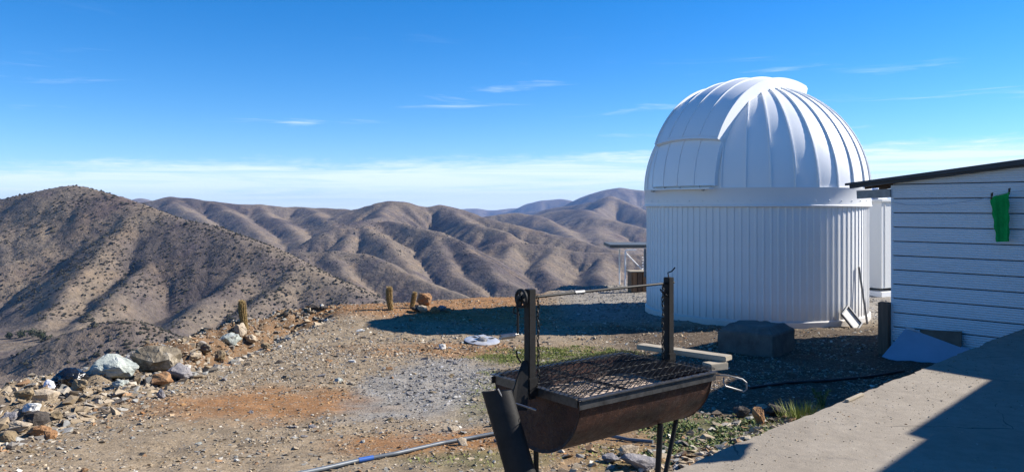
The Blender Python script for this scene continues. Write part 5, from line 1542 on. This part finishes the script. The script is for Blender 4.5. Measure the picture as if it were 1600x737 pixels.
def place_where(x, y):
    n_, q = min(LM, key=lambda l: (l[1].x - x) ** 2 + (l[1].y - y) ** 2)
    dx, dy = x - q.x, y - q.y
    far = math.hypot(dx, dy)
    side = ('right of' if dx > 0 else 'left of') if abs(dx) > abs(dy) else ('behind' if dy > 0 else 'in front of')
    return ('close by, ' if far < 0.6 else '' if far < 1.3 else 'well away, ') + side + ' ' + n_
x, y = scatter(2600, -5.0, 3.0, 4.5, 14.5, lambda x, y: np.clip(d_gravel(x, y) ** 2 * (7.5 / np.maximum(y, 5.5)) ** 0.6, 0, 1))
sel = []
for (a_, b2) in zip(x, y):
    if abs(a_ / b2) > 0.64: continue
    if all((a_ - c_) ** 2 + (b2 - d_) ** 2 > 0.17 ** 2 for c_, d_ in sel): sel.append((a_, b2))
    if len(sel) >= 270: break
used_labels = set()
for (a_, b2) in sel:
    kd = str(rng.choice(kinds, p=pk_)); k = int(rng.integers(0, 8))
    o = bpy.data.objects.new('stone', stone_var[(k, kd)])
    s_ = float(np.clip(rng.gamma(4.0, 0.0075) + 0.012, 0.018, 0.07))
    o.scale = (s_, s_, s_ * rng.uniform(0.7, 1.1)); o.rotation_euler = (rng.normal(0, .2), rng.normal(0, .2), rng.random() * 6.28)
    o.location = (a_, b2, gz(a_, b2) + s_ * 0.08)
    size_ = 'tiny' if s_ < 0.030 else 'small' if s_ < 0.042 else 'fist-sized' if s_ < 0.054 else 'large'
    lb_ = '%s %s stone lying %s' % (size_, kname[kd], place_where(a_, b2))
    if lb_ in used_labels:
        l2 = sorted(LM, key=lambda l: (l[1].x - a_) ** 2 + (l[1].y - b2) ** 2)[1][0]
        lb_ = '%s %s stone between %s and %s' % (size_, kname[kd], sorted(LM, key=lambda l: (l[1].x - a_) ** 2 + (l[1].y - b2) ** 2)[0][0], l2)
    if lb_ in used_labels: continue
    used_labels.add(lb_)
    tag(o, lb_, 'stone', 'loose stones in the yard')
    link(o)

# ------------------------------------------------------------------ plants
t = NT('weed_leaf'); a = t.noise(25, 4, 0.6)
t.color(t.ramp(a, [(0.3, (0.055, 0.085, 0.022)), (0.7, (0.12, 0.155, 0.045))])); t.set(0.7, spec=0.25); M_LEAF = t.m
t = NT('dry_grass'); a = t.noise(25, 4, 0.6)
t.color(t.ramp(a, [(0.3, (0.15, 0.19, 0.045)), (0.7, (0.27, 0.29, 0.09))])); t.set(0.8, spec=0.2); M_GRASS = t.m
def leaves(name, x, y, ln, wd, upr, mat, label):
    n = len(x); z = ground_np(x, y)
    a_ = rng.random(n) * 6.283; tilt = rng.uniform(upr[0], upr[1], n)
    dx, dy, dz = np.cos(a_) * np.cos(tilt), np.sin(a_) * np.cos(tilt), np.sin(tilt)
    L = rng.uniform(0.6, 1.3, n) * ln; W = rng.uniform(0.7, 1.2, n) * wd
    px_, py_ = -np.sin(a_) * W, np.cos(a_) * W
    b0 = np.stack([x, y, z], -1); d = np.stack([dx * L, dy * L, dz * L], -1); s = np.stack([px_, py_, rng.normal(0, 0.3, n) * W], -1)
    tip = b0 + d - np.stack([0 * x, 0 * x, 0.12 * L], -1)
    V = np.stack([b0, b0 + d * 0.5 + s, tip, b0 + d * 0.5 - s], 1).reshape(-1, 3)
    Fq = (np.array([[0, 1, 2, 3]])[None] + 4 * np.arange(n)[:, None, None]).reshape(-1, 4)
    o = np_mesh(name, V, Fq, mat, smooth=False); tag(o, label, 'ground cover', kind='stuff'); return o
def gdens(lo):
    def f_(x, y):
        v = zone(x, y)[2]; return np.clip((v - lo) * 1.6, 0, 1) * np.clip(0.55 + 1.6 * fbm(x * 3.5, y * 3.5, 3, seed=160), 0, 1)
    return f_
x, y = scatter(80000, -1.0, 2.4, 9.2, 12.6, gdens(0.1)); leaves('short_grass', x, y, 0.035, 0.004, (0.3, 1.3), M_GRASS, 'short thin green grass behind the grill')
x, y = scatter(22000, -1.2, 2.6, 4.4, 9.0, gdens(0.25)); leaves('short_grass', x, y, 0.03, 0.005, (0.3, 1.3), M_GRASS, 'sparse green grass in the near yard')
x, y = scatter(15000, 0.9, 2.6, 5.0, 7.2, lambda x, y: gdens(0.15)(x, y) * 0.8); leaves('leafy_weeds', x, y, 0.04, 0.012, (0.1, 0.9), M_LEAF, 'low leafy weeds among stones by the terrace')
def tuft(px, py, hpx, n_, label, spread=0.10, sprig=False):
    b0 = G(px, py); h = hpx / F * b0.y
    e = empty('weed', b0); tag(e, label, 'plant', 'weeds at the terrace edge')
    b_ = MB()
    for k in range(n_):
        a_ = random.random() * 6.283; r_ = random.random() * spread
        p = Vector((r_ * math.cos(a_), r_ * math.sin(a_), -0.01)); L = h * random.uniform(0.45, 1.0)
        d_ = Vector((math.cos(a_) * random.uniform(0.1, 0.6), math.sin(a_) * random.uniform(0.1, 0.6), 1)).normalized()
        w_ = Vector((-math.sin(a_), math.cos(a_), 0)) * 0.0035
        q1 = p + d_ * L * 0.55; q2 = p + d_ * L + Vector((d_.x, d_.y, -0.15)) * L * 0.2
        b_.add([p - w_, p + w_, q1 + w_ * 0.8, q1 - w_ * 0.8, q2], [(0, 1, 2, 3), (3, 2, 4)])
    b_.build('blades', M_GRASS, e, fixn=False)['kind'] = 'stuff'
    if sprig:
        s_ = MB(); l_ = MB()
        for k in range(5):
            a_ = random.random() * 6.283
            pts_ = [Vector((0, 0, 0)), Vector((0.03 * math.cos(a_), 0.03 * math.sin(a_), h * 0.6)), Vector((0.07 * math.cos(a_), 0.07 * math.sin(a_), h * random.uniform(0.9, 1.3)))]
            s_.tube(pts_, 0.0025, 5)
            for j in range(34):
                v_ = random.uniform(0.2, 1); p = pts_[0].lerp(pts_[1], min(1, v_ * 2)) if v_ < 0.5 else pts_[1].lerp(pts_[2], v_ * 2 - 1)
                d_ = Vector((random.gauss(0, 1), random.gauss(0, 1), random.gauss(0.4, .6))).normalized() * 0.028
                w_ = d_.orthogonal().normalized() * 0.007
                l_.add([p, p + d_ * .5 + w_, p + d_, p + d_ * .5 - w_], [(0, 1, 2, 3)])
        s_.build('stem', M_GRASS, e); l_.build('leaves', M_LEAF, e, fixn=False)['kind'] = 'stuff'
tuft(1247, 655, 34, 160, 'bushy grass tuft growing against the terrace edge', 0.16)
tuft(1262, 648, 30, 60, 'thin grass tuft right of the bushy one', 0.08)
tuft(1284, 640, 26, 20, 'leafy upright sprig at the terrace edge under the offcut', 0.04, True)

# ------------------------------------------------------------------ trees in the valley on the left
M_TREE = simple('dark_tree_leaf', (0.040, 0.050, 0.024), 0.9, var=0.4, scale=0.5, spec=0.1)
def valley_tree(px, py, Y, h, label):
    x0 = (px - 800) / F * Y
    z0 = float(terrain_z(np.array([x0]), np.array([Y]))[0])
    e = empty('tree', (x0, Y, z0)); tag(e, label, 'tree', 'trees on the valley floor')
    MB().tube([(0, 0, -0.5), (0.1, 0, h * 0.3), (0.3, 0.1, h * 0.7)], [0.35, 0.25, 0.1], 7).build('trunk', M_TIMBER, e)
    n = 420; p = rng.normal(0, 1, (n, 3)); p /= np.linalg.norm(p, axis=1)[:, None]; p *= (rng.random(n) ** 0.4)[:, None]
    lob = 1 + 0.35 * np.sin(p[:, :1] * 5 + px) ; p = p * lob * np.array([[h * 0.62, h * 0.55, h * 0.42]]) + np.array([[0, 0, h * 0.55]])
    q = rng.normal(0, 0.45, (n, 3, 3)) + p[:, None, :]
    o = np_mesh('crown', q.reshape(-1, 3), np.arange(n * 3).reshape(-1, 3), M_TREE, smooth=False, parent=e)
for (px, py, Y, h, lb) in ((14, 521, 590, 5, 'leftmost low tree on the valley floor'), (32, 520, 592, 5.5, 'second low tree from left on the valley floor'), (50, 521, 585, 7.5, 'tallest dark tree on the valley floor at left'), (64, 527, 575, 7, 'dark tree right of the tallest on the valley floor'), (74, 531, 568, 5, 'rightmost low tree on the valley floor')):
    valley_tree(px, py, Y, h, lb)
